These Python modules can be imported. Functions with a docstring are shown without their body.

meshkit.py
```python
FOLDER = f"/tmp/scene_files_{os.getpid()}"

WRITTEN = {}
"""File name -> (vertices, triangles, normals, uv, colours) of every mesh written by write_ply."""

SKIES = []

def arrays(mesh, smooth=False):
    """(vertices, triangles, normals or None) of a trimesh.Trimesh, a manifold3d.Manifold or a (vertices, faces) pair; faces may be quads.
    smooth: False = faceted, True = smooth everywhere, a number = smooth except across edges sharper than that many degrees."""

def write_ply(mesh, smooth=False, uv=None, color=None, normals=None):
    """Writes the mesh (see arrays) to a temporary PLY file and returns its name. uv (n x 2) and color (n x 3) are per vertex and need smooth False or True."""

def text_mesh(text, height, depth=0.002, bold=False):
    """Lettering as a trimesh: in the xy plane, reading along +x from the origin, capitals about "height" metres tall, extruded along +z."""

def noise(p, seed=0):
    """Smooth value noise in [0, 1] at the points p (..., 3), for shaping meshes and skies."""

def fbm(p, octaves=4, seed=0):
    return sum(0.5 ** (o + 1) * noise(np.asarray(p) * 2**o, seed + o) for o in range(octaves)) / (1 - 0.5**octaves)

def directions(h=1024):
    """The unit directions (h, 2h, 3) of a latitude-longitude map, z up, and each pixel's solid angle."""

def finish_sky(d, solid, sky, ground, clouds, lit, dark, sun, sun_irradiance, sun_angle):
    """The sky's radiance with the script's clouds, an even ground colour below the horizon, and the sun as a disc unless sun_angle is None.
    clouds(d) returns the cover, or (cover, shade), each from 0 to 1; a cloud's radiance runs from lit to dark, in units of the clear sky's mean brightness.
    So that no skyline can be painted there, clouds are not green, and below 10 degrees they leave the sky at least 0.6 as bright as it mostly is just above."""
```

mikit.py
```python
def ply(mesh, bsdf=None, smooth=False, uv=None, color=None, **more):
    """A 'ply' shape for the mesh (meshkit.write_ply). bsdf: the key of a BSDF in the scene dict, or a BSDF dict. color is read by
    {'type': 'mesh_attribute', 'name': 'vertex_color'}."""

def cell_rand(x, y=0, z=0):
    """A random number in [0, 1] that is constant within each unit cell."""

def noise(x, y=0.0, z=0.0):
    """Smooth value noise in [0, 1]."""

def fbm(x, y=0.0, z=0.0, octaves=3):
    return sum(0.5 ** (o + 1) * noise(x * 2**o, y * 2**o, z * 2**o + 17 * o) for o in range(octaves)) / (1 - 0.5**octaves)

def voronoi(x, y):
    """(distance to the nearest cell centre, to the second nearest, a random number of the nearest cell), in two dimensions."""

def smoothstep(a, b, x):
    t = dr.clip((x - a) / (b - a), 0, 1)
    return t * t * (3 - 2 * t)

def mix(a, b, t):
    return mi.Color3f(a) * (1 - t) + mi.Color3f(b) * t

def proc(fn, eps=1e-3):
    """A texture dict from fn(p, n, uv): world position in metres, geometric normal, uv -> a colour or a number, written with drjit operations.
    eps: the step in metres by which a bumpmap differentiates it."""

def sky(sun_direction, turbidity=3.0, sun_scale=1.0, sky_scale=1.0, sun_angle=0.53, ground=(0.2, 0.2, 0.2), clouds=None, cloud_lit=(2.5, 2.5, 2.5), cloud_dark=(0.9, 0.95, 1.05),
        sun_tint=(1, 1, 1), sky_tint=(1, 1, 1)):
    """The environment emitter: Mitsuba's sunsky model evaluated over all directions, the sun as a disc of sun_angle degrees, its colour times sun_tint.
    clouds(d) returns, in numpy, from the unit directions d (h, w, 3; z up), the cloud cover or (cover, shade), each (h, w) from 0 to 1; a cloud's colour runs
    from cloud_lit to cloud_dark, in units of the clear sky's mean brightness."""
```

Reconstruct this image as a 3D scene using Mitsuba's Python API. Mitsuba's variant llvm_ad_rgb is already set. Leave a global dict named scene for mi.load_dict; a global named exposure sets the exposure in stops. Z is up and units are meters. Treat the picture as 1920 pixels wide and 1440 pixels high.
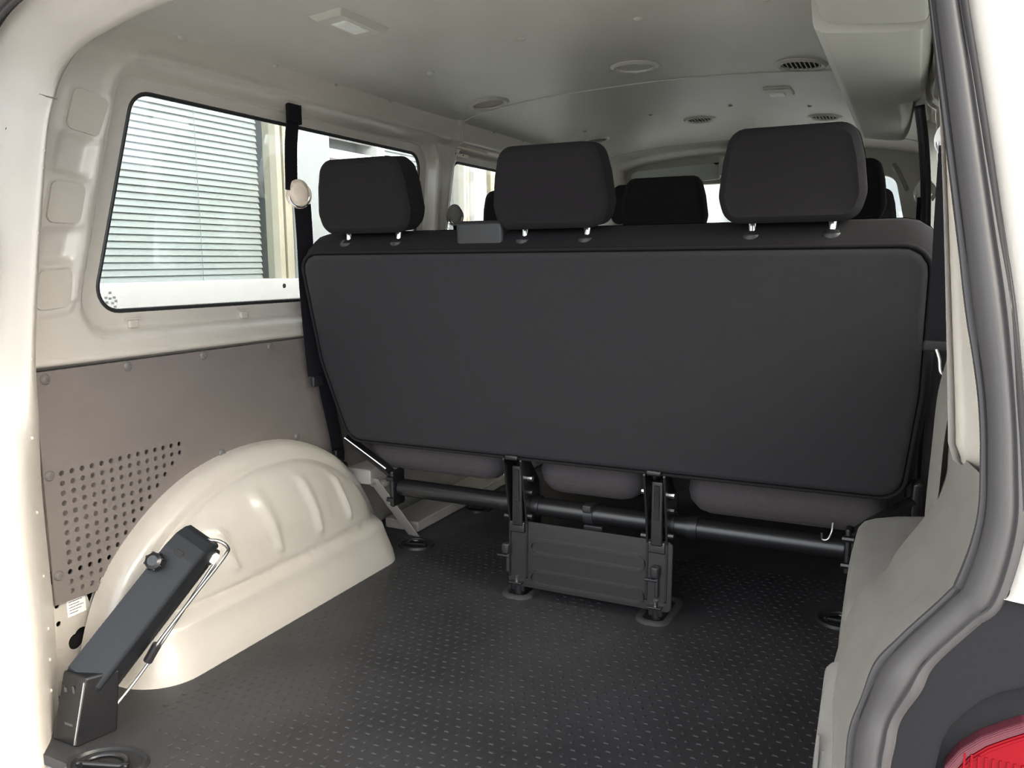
import math, random
import numpy as np, trimesh, mitsuba as mi, mikit, meshkit, drjit as dr
import manifold3d as m3
import shapely
from shapely.geometry import Polygon, Point, LineString, box as sbox
from shapely.ops import unary_union

random.seed(7); np.random.seed(7)
T = mi.ScalarTransform4f
scene, labels = {}, {}

# ---------------------------------------------------------------- camera, sky, exposure
exposure = 4.38
_R = np.array([[0.8988494449243714, 0.43821135329045335, -0.0063627986373141696],
               [0.059176268753971834, -0.1357409112080843, -0.9889755175133288],
               [-0.4342439919855049, 0.8885635682784594, -0.1479423555062725]])      # right, down, forward
EYE = np.array([0.70, 0.0, 0.871])
scene['camera'] = {'type': 'perspective', 'fov': 2 * math.degrees(math.atan(960 / 1526.55)), 'fov_axis': 'x', 'near_clip': 0.05, 'far_clip': 200.0,
                   'to_world': T().look_at(origin=EYE.tolist(), target=(EYE + _R[2]).tolist(), up=(-_R[1]).tolist())}


def cloud_cover(d):
    n = meshkit.fbm(d * np.array([2.2, 2.2, 3.0]) + 5.0, 4, 3)
    cover = np.clip(0.86 + 0.5 * (n - 0.4), 0, 1)
    shade = np.clip(1.1 - 1.6 * meshkit.fbm(d * np.array([3.1, 3.1, 4.0]) + 11.0, 4, 8), 0, 1) * 0.7
    return cover, shade


scene['sky'] = mikit.sky((0.79, -0.19, 0.57), turbidity=4.0, sun_scale=0.3, sky_scale=1.0, sun_angle=40.0, ground=(0.22, 0.22, 0.215), clouds=cloud_cover,
                         cloud_lit=(2.3, 2.4, 2.5), cloud_dark=(1.25, 1.32, 1.40), sun_tint=(0.90, 1.0, 1.15))


# ---------------------------------------------------------------- materials
def pr(base, rough=0.5, **k):
    b = {'type': 'rgb', 'value': list(base)} if isinstance(base, (tuple, list)) else base
    return {'type': 'twosided', 'b': {'type': 'principled', 'base_color': b, 'roughness': rough, **k}}


def speck(base, amp, s):
    base = tuple(base)

    def fn(p, n, uv):
        v = mikit.fbm(p.x * s, p.y * s, p.z * s, 3)
        return mi.Color3f(base) * (1.0 + amp * (2.0 * v - 1.0))
    return mikit.proc(fn)


scene['m_cream'] = pr(speck((0.45, 0.418, 0.374), 0.03, 9.0), 0.28, specular=0.5, clearcoat=0.7, clearcoat_gloss=0.92)
scene['m_cream_matte'] = pr((0.43, 0.395, 0.345), 0.5, specular=0.4)
scene['m_panel'] = pr(speck((0.155, 0.134, 0.124), 0.06, 14.0), 0.5, specular=0.4)
scene['m_board'] = pr(speck((0.45, 0.448, 0.404), 0.03, 7.0), 0.42, specular=0.45)
scene['m_duct'] = pr((0.41, 0.413, 0.375), 0.5, specular=0.4)
scene['m_trim'] = pr(speck((0.185, 0.177, 0.165), 0.05, 40.0), 0.55, specular=0.35)
scene['m_fabric'] = pr(speck((0.0145, 0.013, 0.0145), 0.08, 160.0), 0.9, specular=0.15, sheen=0.12)
scene['m_back'] = pr(speck((0.0205, 0.019, 0.0215), 0.06, 60.0), 0.75, specular=0.3, sheen=0.1)
scene['m_cushion'] = pr(speck((0.060, 0.054, 0.056), 0.1, 80.0), 0.85, specular=0.2)
scene['m_rubber'] = pr(speck((0.032, 0.032, 0.034), 0.35, 5.0), 0.5, specular=0.45)
scene['m_stud'] = pr((0.030, 0.030, 0.032), 0.5, specular=0.45)
scene['m_blackmetal'] = pr((0.008, 0.008, 0.009), 0.28, specular=0.45, clearcoat=0.4)
scene['m_plate'] = pr((0.011, 0.010, 0.0095), 0.24, specular=0.6, clearcoat=0.8)
scene['m_blackplastic'] = pr((0.018, 0.018, 0.020), 0.42, specular=0.45)
scene['m_bumper'] = pr(speck((0.010, 0.0095, 0.011), 0.1, 300.0), 0.55, specular=0.22)
scene['m_seal'] = pr((0.052, 0.049, 0.050), 0.55, specular=0.4)
scene['m_seal_dark'] = pr((0.020, 0.019, 0.020), 0.6, specular=0.2)
scene['m_strap'] = pr((0.008, 0.0075, 0.010), 0.75, specular=0.12)
scene['m_jackcover'] = pr((0.012, 0.0135, 0.016), 0.5, specular=0.3)
scene['m_chrome'] = pr((0.75, 0.75, 0.74), 0.15, metallic=1.0)
scene['m_zinc'] = pr((0.55, 0.54, 0.52), 0.32, metallic=1.0)
scene['m_white'] = pr((0.80, 0.80, 0.78), 0.45)
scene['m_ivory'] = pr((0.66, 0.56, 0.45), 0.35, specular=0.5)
scene['m_screw'] = pr((0.13, 0.12, 0.115), 0.4, specular=0.5)
scene['m_hole'] = pr((0.010, 0.010, 0.010), 0.8)
scene['m_lens_red'] = pr((0.20, 0.001, 0.006), 0.35, specular=0.15, clearcoat=0.12, clearcoat_gloss=0.97)
scene['m_lens_edge'] = pr((0.10, 0.02, 0.03), 0.15, specular=0.4, clearcoat=0.5)
scene['m_lamp_lens'] = pr((0.72, 0.74, 0.70), 0.25, specular=0.6, clearcoat=0.8)
scene['m_lamp_case'] = pr((0.46, 0.45, 0.40), 0.45)
scene['m_socket'] = pr((0.055, 0.053, 0.054), 0.5)
scene['m_visor'] = pr((0.50, 0.54, 0.50), 0.6)
scene['m_brown'] = pr((0.22, 0.185, 0.15), 0.5)
scene['m_grille'] = pr((0.27, 0.265, 0.24), 0.5)
scene['m_glass_dark'] = {'type': 'thindielectric', 'int_ior': 1.5, 'specular_transmittance': {'type': 'rgb', 'value': [0.86, 0.90, 0.88]}}
scene['m_glass'] = {'type': 'thindielectric', 'int_ior': 1.5, 'specular_transmittance': {'type': 'rgb', 'value': [0.82, 0.85, 0.85]}}
scene['m_facade'] = pr(speck((0.48, 0.485, 0.48), 0.02, 3.0), 0.7)
scene['m_facade_grey'] = pr((0.29, 0.315, 0.325), 0.6)
scene['m_slat'] = pr((0.42, 0.45, 0.455), 0.4)
scene['m_slat_warm'] = pr((0.40, 0.37, 0.28), 0.45)
scene['m_frame_beige'] = pr((0.36, 0.34, 0.27), 0.4)
scene['m_dark_room'] = pr((0.12, 0.13, 0.134), 0.8)
scene['m_ground'] = pr(speck((0.26, 0.255, 0.25), 0.15, 6.0), 0.85)


# ---------------------------------------------------------------- helpers
def put(key, mesh, m, smooth=30, **more):
    base, n = key, 0
    while key in scene:
        n += 1
        key = f'{base}_{n:03d}'
    scene[key] = mikit.ply(mesh, m, smooth=smooth, **more)
    return key


def lab(key, label, cat=None, group=None, kind=None):
    d = {}
    if label: d['label'] = label
    if cat: d['category'] = cat
    if group: d['group'] = group
    if kind: d['kind'] = kind
    labels[key] = d
    return key


def struct(key, label=None):
    d = {'kind': 'structure'}
    if label: d['label'] = label
    labels[key] = d
    return key


def newthing(key, label, cat, group=None):
    base, n = key, 0
    while key in labels:
        n += 1
        key = f'{base}_{n:03d}'
    return lab(key, label, cat, group)


def frame_of(x, y, z, o=(0, 0, 0)):
    M = np.eye(4); M[:3, 0], M[:3, 1], M[:3, 2], M[:3, 3] = x, y, z, o
    return M


def orth(a, w):
    a = np.array(a, float); a /= np.linalg.norm(a); w = np.array(w, float); w = w - a * (w @ a); w /= np.linalg.norm(w)
    return a, w, np.cross(w, a)


def moved(mesh, M=None, loc=None):
    mesh = mesh.copy()
    if M is not None: mesh.apply_transform(M)
    if loc is not None: mesh.apply_translation(loc)
    return mesh


def cat(*ms):
    return trimesh.util.concatenate([m for m in ms])


def tm(man):
    m = man.to_mesh()
    return trimesh.Trimesh(m.vert_properties[:, :3], m.tri_verts, process=False)


def rbox(sx, sy, sz, r=0.004, seg=8, at=(0, 0, 0)):
    """Rounded box centred at at."""
    r = min(r, sx / 2.001, sy / 2.001, sz / 2.001)
    s = m3.Manifold.sphere(r, seg)
    pts = [s.translate([a * (sx / 2 - r) + at[0], b * (sy / 2 - r) + at[1], c * (sz / 2 - r) + at[2]]) for a in (-1, 1) for b in (-1, 1) for c in (-1, 1)]
    return tm(m3.Manifold.batch_hull(pts))


def box6(x0, x1, y0, y1, z0, z1, r=0.0):
    if r: return rbox(x1 - x0, y1 - y0, z1 - z0, r, 8, ((x0 + x1) / 2, (y0 + y1) / 2, (z0 + z1) / 2))
    return moved(trimesh.creation.box((x1 - x0, y1 - y0, z1 - z0)), loc=((x0 + x1) / 2, (y0 + y1) / 2, (z0 + z1) / 2))


def ext(poly, h, M=None):
    gs = getattr(poly, 'geoms', [poly])
    m = cat(*[trimesh.creation.extrude_polygon(g, h, engine='earcut') for g in gs])
    if M is not None: m.apply_transform(M)
    return m


def rrect(x0, x1, y0, y1, r, seg=6):
    return sbox(x0 + r, y0 + r, x1 - r, y1 - r).buffer(r, quad_segs=seg)


def cyl(p0, p1, r, seg=20, r2=None):
    p0, p1 = np.array(p0, float), np.array(p1, float)
    L = np.linalg.norm(p1 - p0)
    m = tm(m3.Manifold.cylinder(L, r, r if r2 is None else r2, seg))
    m.apply_transform(trimesh.geometry.align_vectors([0, 0, 1], (p1 - p0) / L)); m.apply_translation(p0)
    return m


def catmull(P, n=8):
    P = np.array(P, float)
    Q = np.vstack([2 * P[0] - P[1], P, 2 * P[-1] - P[-2]])
    out = []
    for i in range(1, len(Q) - 2):
        t = np.linspace(0, 1, n, endpoint=False)[:, None]
        a, b, c, d = Q[i - 1], Q[i], Q[i + 1], Q[i + 2]
        out.append(0.5 * (2 * b + (c - a) * t + (2 * a - 5 * b + 4 * c - d) * t ** 2 + (3 * b - a - 3 * c + d) * t ** 3))
    return np.vstack(out + [P[-1:]])


def grid_mesh(G, flip=False):
    G = np.asarray(G, float); a, b = G.shape[:2]
    i, j = np.meshgrid(np.arange(a - 1), np.arange(b - 1), indexing='ij')
    q = np.stack([i * b + j, (i + 1) * b + j, (i + 1) * b + j + 1, i * b + j + 1], -1).reshape(-1, 4)
    f = np.vstack([q[:, [0, 1, 2]], q[:, [0, 2, 3]]])
    if flip: f = f[:, ::-1]
    return trimesh.Trimesh(G.reshape(-1, 3), f, process=False)


def sweep(path, prof, side, closed=False, caps=True, scale=None):
    """Sweeps a profile (k x 2: along side, along up) along a path; side: a reference direction (3) or one per point."""
    P = np.asarray(path, float)
    t = np.gradient(P, axis=0)
    if closed: t = np.roll(P, -1, 0) - np.roll(P, 1, 0)
    t /= np.linalg.norm(t, axis=1, keepdims=True)
    s = np.broadcast_to(np.asarray(side, float), P.shape)
    s = s - t * (s * t).sum(1, keepdims=True); s = s / np.linalg.norm(s, axis=1, keepdims=True)
    u = np.cross(t, s)
    prof = np.asarray(prof, float); k = len(prof)
    sc = np.ones(len(P)) if scale is None else np.asarray(scale)
    V = P[:, None] + sc[:, None, None] * (prof[None, :, :1] * s[:, None] + prof[None, :, 1:] * u[:, None])
    n = len(P); f = []
    rng = n if closed else n - 1
    i, j = np.meshgrid(np.arange(rng), np.arange(k), indexing='ij')
    i2, j2 = (i + 1) % n, (j + 1) % k
    q = np.stack([i * k + j, i2 * k + j, i2 * k + j2, i * k + j2], -1).reshape(-1, 4)
    f = np.vstack([q[:, [0, 1, 2]], q[:, [0, 2, 3]]])
    V = V.reshape(-1, 3)
    if caps and not closed:
        c0, c1 = len(V), len(V) + 1
        V = np.vstack([V, P[0], P[-1]])
        jj = np.arange(k)
        f = np.vstack([f, np.stack([jj * 0 + c0, jj, (jj + 1) % k], 1), np.stack([jj * 0 + c1, (n - 1) * k + (jj + 1) % k, (n - 1) * k + jj], 1)])
    m = trimesh.Trimesh(V, f, process=False)
    m.fix_normals() if len(f) < 4000 else None
    return m


def circ(r, k=10):
    a = np.arange(k) * 2 * np.pi / k
    return np.stack([r * np.cos(a), r * np.sin(a)], 1)


def rod(path, r, k=10, smooth=6):
    P = catmull(path, smooth) if smooth else np.asarray(path, float)
    t = P[-1] - P[0]
    side = [0, 0, 1] if abs(t[2]) < 0.8 * np.linalg.norm(t) else [1, 0.3, 0]
    return sweep(P, circ(r, k), side)


def strap(path, w, th, side, n=8):
    P = catmull(path, n)
    return sweep(P, [(-w / 2, -th / 2), (w / 2, -th / 2), (w / 2, th / 2), (-w / 2, th / 2)], side)


def lathe(prof, seg=28, axis=(0, 0, 1), at=(0, 0, 0)):
    m = trimesh.creation.revolve(np.asarray(prof, float), sections=seg)
    m.apply_transform(trimesh.geometry.align_vectors([0, 0, 1], np.asarray(axis, float)))
    m.apply_translation(at)
    return m


def thicken(G, vec):
    """A sheet grid made a closed slab by offsetting along vec."""
    G = np.asarray(G, float); H = G + np.asarray(vec, float)
    a = grid_mesh(G); b = grid_mesh(H, True)
    rim = [np.vstack([G[0], G[1:, -1], G[-1, ::-1][1:], G[::-1, 0][1:]]), np.vstack([H[0], H[1:, -1], H[-1, ::-1][1:], H[::-1, 0][1:]])]
    c = grid_mesh(np.stack(rim))
    m = cat(a, b, c); m.merge_vertices(); m.fix_normals()
    return m


def sstep(a, b, x):
    t = np.clip((x - a) / (b - a), 0, 1)
    return t * t * (3 - 2 * t)


def sdf(poly, Y, Z):
    pts = shapely.points(Y.ravel(), Z.ravel())
    d = shapely.distance(pts, poly.exterior)
    ins = shapely.contains_xy(poly, Y.ravel(), Z.ravel())
    return np.where(ins, -d, d).reshape(Y.shape)          # negative inside


# ---------------------------------------------------------------- body shell: profile of the left side wall
def XW(z):
    z = np.asarray(z, float)
    return -0.80 + 0.10 * np.clip(z - 0.68, 0, None)       # inner skin of the left side (the right side mirrors it)


WIN1 = Polygon([(1.136, 0.770), (2.350, 0.766), (2.352, 1.226), (1.238, 1.232)]).buffer(-0.055).buffer(0.055, quad_segs=8)
WIN2 = Polygon([(2.52, 0.766), (3.72, 0.766), (3.72, 1.226), (2.56, 1.226)]).buffer(-0.05).buffer(0.05, quad_segs=8)
POC1 = Polygon([(1.080, 0.725), (2.400, 0.720), (2.405, 1.262), (1.190, 1.268)]).buffer(-0.08).buffer(0.08, quad_segs=8)
POC2 = Polygon([(2.485, 0.720), (3.76, 0.720), (3.76, 1.262), (2.535, 1.262)]).buffer(-0.06).buffer(0.06, quad_segs=8)
COL_SL = 0.27


def col_y(z): return 0.955 + 0.0  # rear edge of the stamped column (vertical flange)


PADS = [Polygon([(1.055, 1.122), (1.125, 1.112), (1.105, 1.036), (1.036, 1.046)]), Polygon([(1.012, 0.940), (1.083, 0.945), (1.068, 0.878), (1.000, 0.872)])]
COVERS = [Polygon([(1.080, 1.206), (1.158, 1.192), (1.128, 1.118), (1.058, 1.128)]), Polygon([(1.030, 1.030), (1.102, 1.026), (1.086, 0.950), (1.014, 0.950)]),
          Polygon([(1.000, 0.862), (1.070, 0.864), (1.062, 0.790), (0.988, 0.784)])]


def wall_d(Y, Z):
    """Inward offset of the stamped left wall sheet."""
    d = np.zeros_like(Y)
    for poc in (POC1, POC2):
        s = sdf(poc, Y, Z)
        edge = np.where(Z < 0.78, 0.030, 0.016)
        d -= 0.034 * sstep(edge * 0.5, -edge * 0.5, s)
    d += 0.006 * np.exp(-((sdf(POC1, Y, Z) - 0.022) / 0.010) ** 2) * (Z > 0.80)     # raised lip of the stamping
    for p in PADS:
        s = sdf(p.buffer(-0.010).buffer(0.010), Y, Z)
        d -= 0.012 * sstep(0.006, -0.012, s)
    for p in COVERS:
        s = sdf(p.buffer(-0.010).buffer(0.010), Y, Z)
        d += 0.004 * np.exp(-((s - 0.006) / 0.006) ** 2)
    # roof rail: bulges inward above the pockets
    d += 0.022 * sstep(1.262, 1.278, Z)
    # panel recess and the ledge above it
    d -= 0.085 * sstep(0.672, 0.664, Z) * sstep(0.965, 0.975, Y)
    d += 0.006 * np.exp(-((Z - 0.681) / 0.006) ** 2) * sstep(0.965, 0.975, Y)
    # pillar between the windows
    d += 0.014 * np.exp(-((Y - (2.43 + 0.12 * (Z - 0.75))) / 0.022) ** 2) * sstep(0.70, 0.78, Z)
    return d


def side_wall(mirror=False, windows=(WIN1, WIN2), y0=0.945, y1=4.3, step=0.0065):
    ys = np.concatenate([np.arange(y0, 2.6, step), np.arange(2.6, y1 + 0.02, 0.02)])
    zs = np.arange(0.0, 1.385, step)
    Y, Z = np.meshgrid(ys, zs, indexing='ij')
    Y, Z = Y.copy(), Z.copy()
    shift = np.clip(Z - 0.66, 0, None) * 0.10 * np.clip(1 - (Y - y0) / 0.6, 0, 1)      # rear edge slopes forward going up
    Y += shift
    keep = np.ones((len(ys) - 1, len(zs) - 1), bool)
    for w in windows:
        s = sdf(w, Y, Z)
        e = 0.002
        gy, gz = (sdf(w, Y + e, Z) - s) / e, (sdf(w, Y, Z + e) - s) / e
        near = np.abs(s) < step * 0.75
        Y = np.where(near, Y - gy * s, Y); Z = np.where(near, Z - gz * s, Z)
        s2 = np.where(near, 0, s)
        c = np.stack([s2[:-1, :-1], s2[1:, :-1], s2[:-1, 1:], s2[1:, 1:]])
        keep &= ~((c.max(0) <= 1e-9) & (c.min(0) < 0)) & ~(c.max(0) <= 1e-9)
    X = XW(Z) + wall_d(Y, Z)
    if mirror: X = -X
    G = np.stack([X, Y, Z], -1)
    a, b = G.shape[:2]
    i, j = np.nonzero(keep)
    q = np.stack([i * b + j, (i + 1) * b + j, (i + 1) * b + j + 1, i * b + j + 1], -1)
    f = np.vstack([q[:, [0, 1, 2]], q[:, [0, 2, 3]]])
    m = trimesh.Trimesh(G.reshape(-1, 3), f, process=False)
    m.remove_unreferenced_vertices()
    return m


put('wall_left', side_wall(), 'm_cream', smooth=True)
struct('wall_left', 'cream painted metal side wall of the van behind the left windows')
# the right wall: the same stamping, plainer
RW1 = Polygon([(1.20, 0.770), (2.30, 0.766), (2.30, 1.226), (1.27, 1.226)]).buffer(-0.055).buffer(0.055)
RW2 = Polygon([(2.62, 0.766), (3.62, 0.766), (3.62, 1.226), (2.62, 1.226)]).buffer(-0.055).buffer(0.055)
put('wall_right', side_wall(True, (RW1, RW2), y1=4.3, step=0.012), 'm_cream', smooth=True)
struct('wall_right', 'cream painted metal side wall of the van on the right')


def pane(poly, off, mirror=False):
    poly = poly.buffer(0.012)
    P = np.array(poly.exterior.coords[:-1])
    x = XW(P[:, 1]) - off
    V = np.stack([-x if mirror else x, P[:, 0], P[:, 1]], 1)
    c = V.mean(0)
    n = len(V); i = np.arange(n)
    return trimesh.Trimesh(np.vstack([V, c]), np.stack([i, (i + 1) % n, i * 0 + n], 1), process=False)


def gasket(poly, off, mirror=False, r=0.005):
    P = np.array(poly.buffer(-0.003).segmentize(0.03).exterior.coords[:-1])
    x = XW(P[:, 1]) - off
    V = np.stack([-x if mirror else x, P[:, 0], P[:, 1]], 1)
    return sweep(V, circ(r, 8), [1, 0, 0], closed=True)


for k, (w, mir, lb) in enumerate(((WIN1, False, 'long side window pane on the left beside the rear seat belt'), (WIN2, False, 'side window pane on the left beyond the window pillar'),
                                   (RW1, True, 'side window pane on the right beside the rear pillar'), (RW2, True, 'sliding door window pane on the right'))):
    put(f'window_{k+1}', pane(w, 0.040, mir), 'm_glass_dark' if mir else 'm_glass', smooth=False); struct(f'window_{k+1}', lb)
    put(f'window_{k+1}__gasket', gasket(w, 0.036, mir), 'm_blackplastic', smooth=True)
    lab(f'window_{k+1}__gasket', 'thin black window gasket')
# small print block in the lower rear corner of the pane
dots = []
for (dy, dz) in ((0.0, 0.0), (-0.010, -0.010), (0.0, -0.012), (0.010, -0.010), (-0.008, -0.020), (0.006, -0.022), (0.014, -0.018), (0.012, -0.030), (-0.012, -0.028)):
    y, z = 1.186 + dy, 0.812 + dz
    dots.append(box6(XW(z) - 0.0395, XW(z) - 0.0392, y - 0.0035, y + 0.0035, z - 0.0025, z + 0.0025))
put('window_1__printed_mark', cat(*dots), 'm_facade_grey', smooth=False); lab('window_1__printed_mark', 'tiny grey printed glass mark')

# clips on the lower and rear flange of the left window
for (y, z) in ((1.235, 0.748), (1.565, 0.748)):
    k = put('wall_left__window_clip', cat(box6(XW(z) - 0.036, XW(z) - 0.028, y - 0.020, y + 0.020, z + 0.004, z + 0.008), box6(XW(z) - 0.036, XW(z) - 0.026, y - 0.012, y + 0.012, z - 0.014, z + 0.004, 0.003)), 'm_cream_matte')
for (y, z) in ((1.135, 1.168), (1.104, 1.010), (1.095, 0.860)):
    put('wall_left__window_clip', box6(XW(z) - 0.036, XW(z) - 0.026, y - 0.010, y + 0.012, z - 0.022, z + 0.022, 0.003), 'm_cream_matte')
for (y0, y1, z0, z1) in ((2.475, 2.745, 1.262, 1.281), (2.475, 2.60, 1.236, 1.246)):  # ivory plates imitate patches of light on the dotted roof rail flange
    k = put('wall_left__flange_light_patch', box6(-0.749, -0.7335, y0, y1, z0, z1, 0.003), 'm_ivory')
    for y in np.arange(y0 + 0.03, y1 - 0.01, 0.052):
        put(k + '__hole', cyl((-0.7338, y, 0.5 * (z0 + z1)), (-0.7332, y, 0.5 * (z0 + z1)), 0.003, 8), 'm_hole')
# square cover plates on the rear pillar
for p in COVERS:
    q = p.buffer(-0.014).buffer(0.013, quad_segs=5)
    m = trimesh.creation.extrude_polygon(q, 0.005, engine='earcut')
    v = m.vertices.copy(); y, z, h = v[:, 0], v[:, 1], v[:, 2]
    m.vertices = np.stack([XW(z) + 0.0015 + h, y, z], 1); m.invert() if m.volume < 0 else None
    k = put('wall_left__cover_plate', m, 'm_cream_matte', smooth=20); lab(k, 'square beige cover plate')
# lower sheet behind the jack, with holes
lp = Polygon([(0.945, 0.0), (1.22, 0.0), (1.22, 0.235), (0.945, 0.235)])
for (y, z, r) in ((1.034, 0.098, 0.017), (1.048, 0.106, 0.017), (1.105, 0.186, 0.010), (1.098, 0.150, 0.006), (1.000, 0.150, 0.0055), (1.000, 0.188, 0.005), (1.085, 0.112, 0.013)):
    lp = lp.difference(Point(y, z).buffer(r, quad_segs=5))
lp = lp.difference(Polygon([(1.062, 0.205), (1.092, 0.205), (1.072, 0.165)]))
put('wall_left__lower_sheet', ext(lp, 0.003, frame_of([0, 1, 0], [0, 0, 1], [1, 0, 0], (-0.820, 0, 0))), 'm_cream', smooth=20)
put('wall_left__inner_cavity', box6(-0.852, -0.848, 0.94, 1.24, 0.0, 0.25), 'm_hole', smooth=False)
st = box6(-0.8165, -0.816, 1.020, 1.062, 0.155, 0.190)
put('wall_left__sticker', st, 'm_white', smooth=False); lab('wall_left__sticker', 'small white paper sticker')
lines = cat(*[box6(-0.8159, -0.8157, 1.024, 1.024 + L, 0.185 - 0.006 * i, 0.1865 - 0.006 * i) for i, L in enumerate((0.03, 0.024, 0.033, 0.028, 0.02))])
put('wall_left__sticker__print', lines, 'm_panel', smooth=False)

# ---------------------------------------------------------------- grey side panel with perforations and screws
pan = Polygon([(0.985, 0.667), (2.42, 0.669), (2.42, 0.21), (1.99, 0.21), (1.99, 0.05), (1.3, 0.05), (1.15, 0.192), (0.985, 0.198)])
holes = []
for r in range(13):
    z = 0.461 - 0.0205 * r
    last = [13, 13, 12, 11, 10, 9, 8, 7, 6, 6, 5, 4, 3][r]
    for c in range(last + 1):
        holes.append(Point(1.023 + 0.0225 * c, z).buffer(0.0056, quad_segs=3))
pan = pan.difference(unary_union(holes))
t = newthing('load_space_lining', 'dark grey side lining panel with a patch of round perforations under the left window', 'lining')
put('load_space_lining__panel', ext(pan, 0.004, frame_of([0, 1, 0], [0, 0, 1], [1, 0, 0], (-0.803, 0, 0))), 'm_panel', smooth=20)
for (y, z) in ((1.006, 0.652), (1.193, 0.656), (1.402, 0.657), (1.626, 0.657), (0.997, 0.462), (0.997, 0.257), (1.441, 0.412), (1.714, 0.399), (1.187, 0.277)):
    k = put('load_space_lining__screw', lathe([(0, 0), (0.0105, 0), (0.0105, 0.002), (0.008, 0.005), (0.004, 0.006), (0.0035, 0.004), (0, 0.004)], 16, (1, 0, 0), (-0.799, y, z)), 'm_screw')

# ---------------------------------------------------------------- ceiling
CEIL = np.array([(-0.757, 1.318), (-0.74, 1.330), (-0.70, 1.348), (-0.64, 1.366), (-0.52, 1.386), (-0.34, 1.401), (-0.10, 1.411), (0.0, 1.412), (0.10, 1.411), (0.34, 1.401), (0.52, 1.386), (0.64, 1.366), (0.70, 1.348), (0.74, 1.330), (0.757, 1.318)])
cu = catmull(CEIL, 6)


def ceil_z(x): return float(np.interp(x, cu[:, 0], cu[:, 1]))


def ceil_strip(y0, y1, dz=0.0, corner=0.0):
    ys = np.linspace(y0, y1, 40)
    G = np.zeros((len(ys), len(cu), 3))
    for i, y in enumerate(ys):
        k = 1.0
        if corner: k = 1 - 0.10 * np.clip(1 - (y - y0) / corner, 0, 1) ** 2.2
        G[i, :, 0] = cu[:, 0] * k; G[i, :, 1] = y; G[i, :, 2] = cu[:, 1] + dz
    return G


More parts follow.
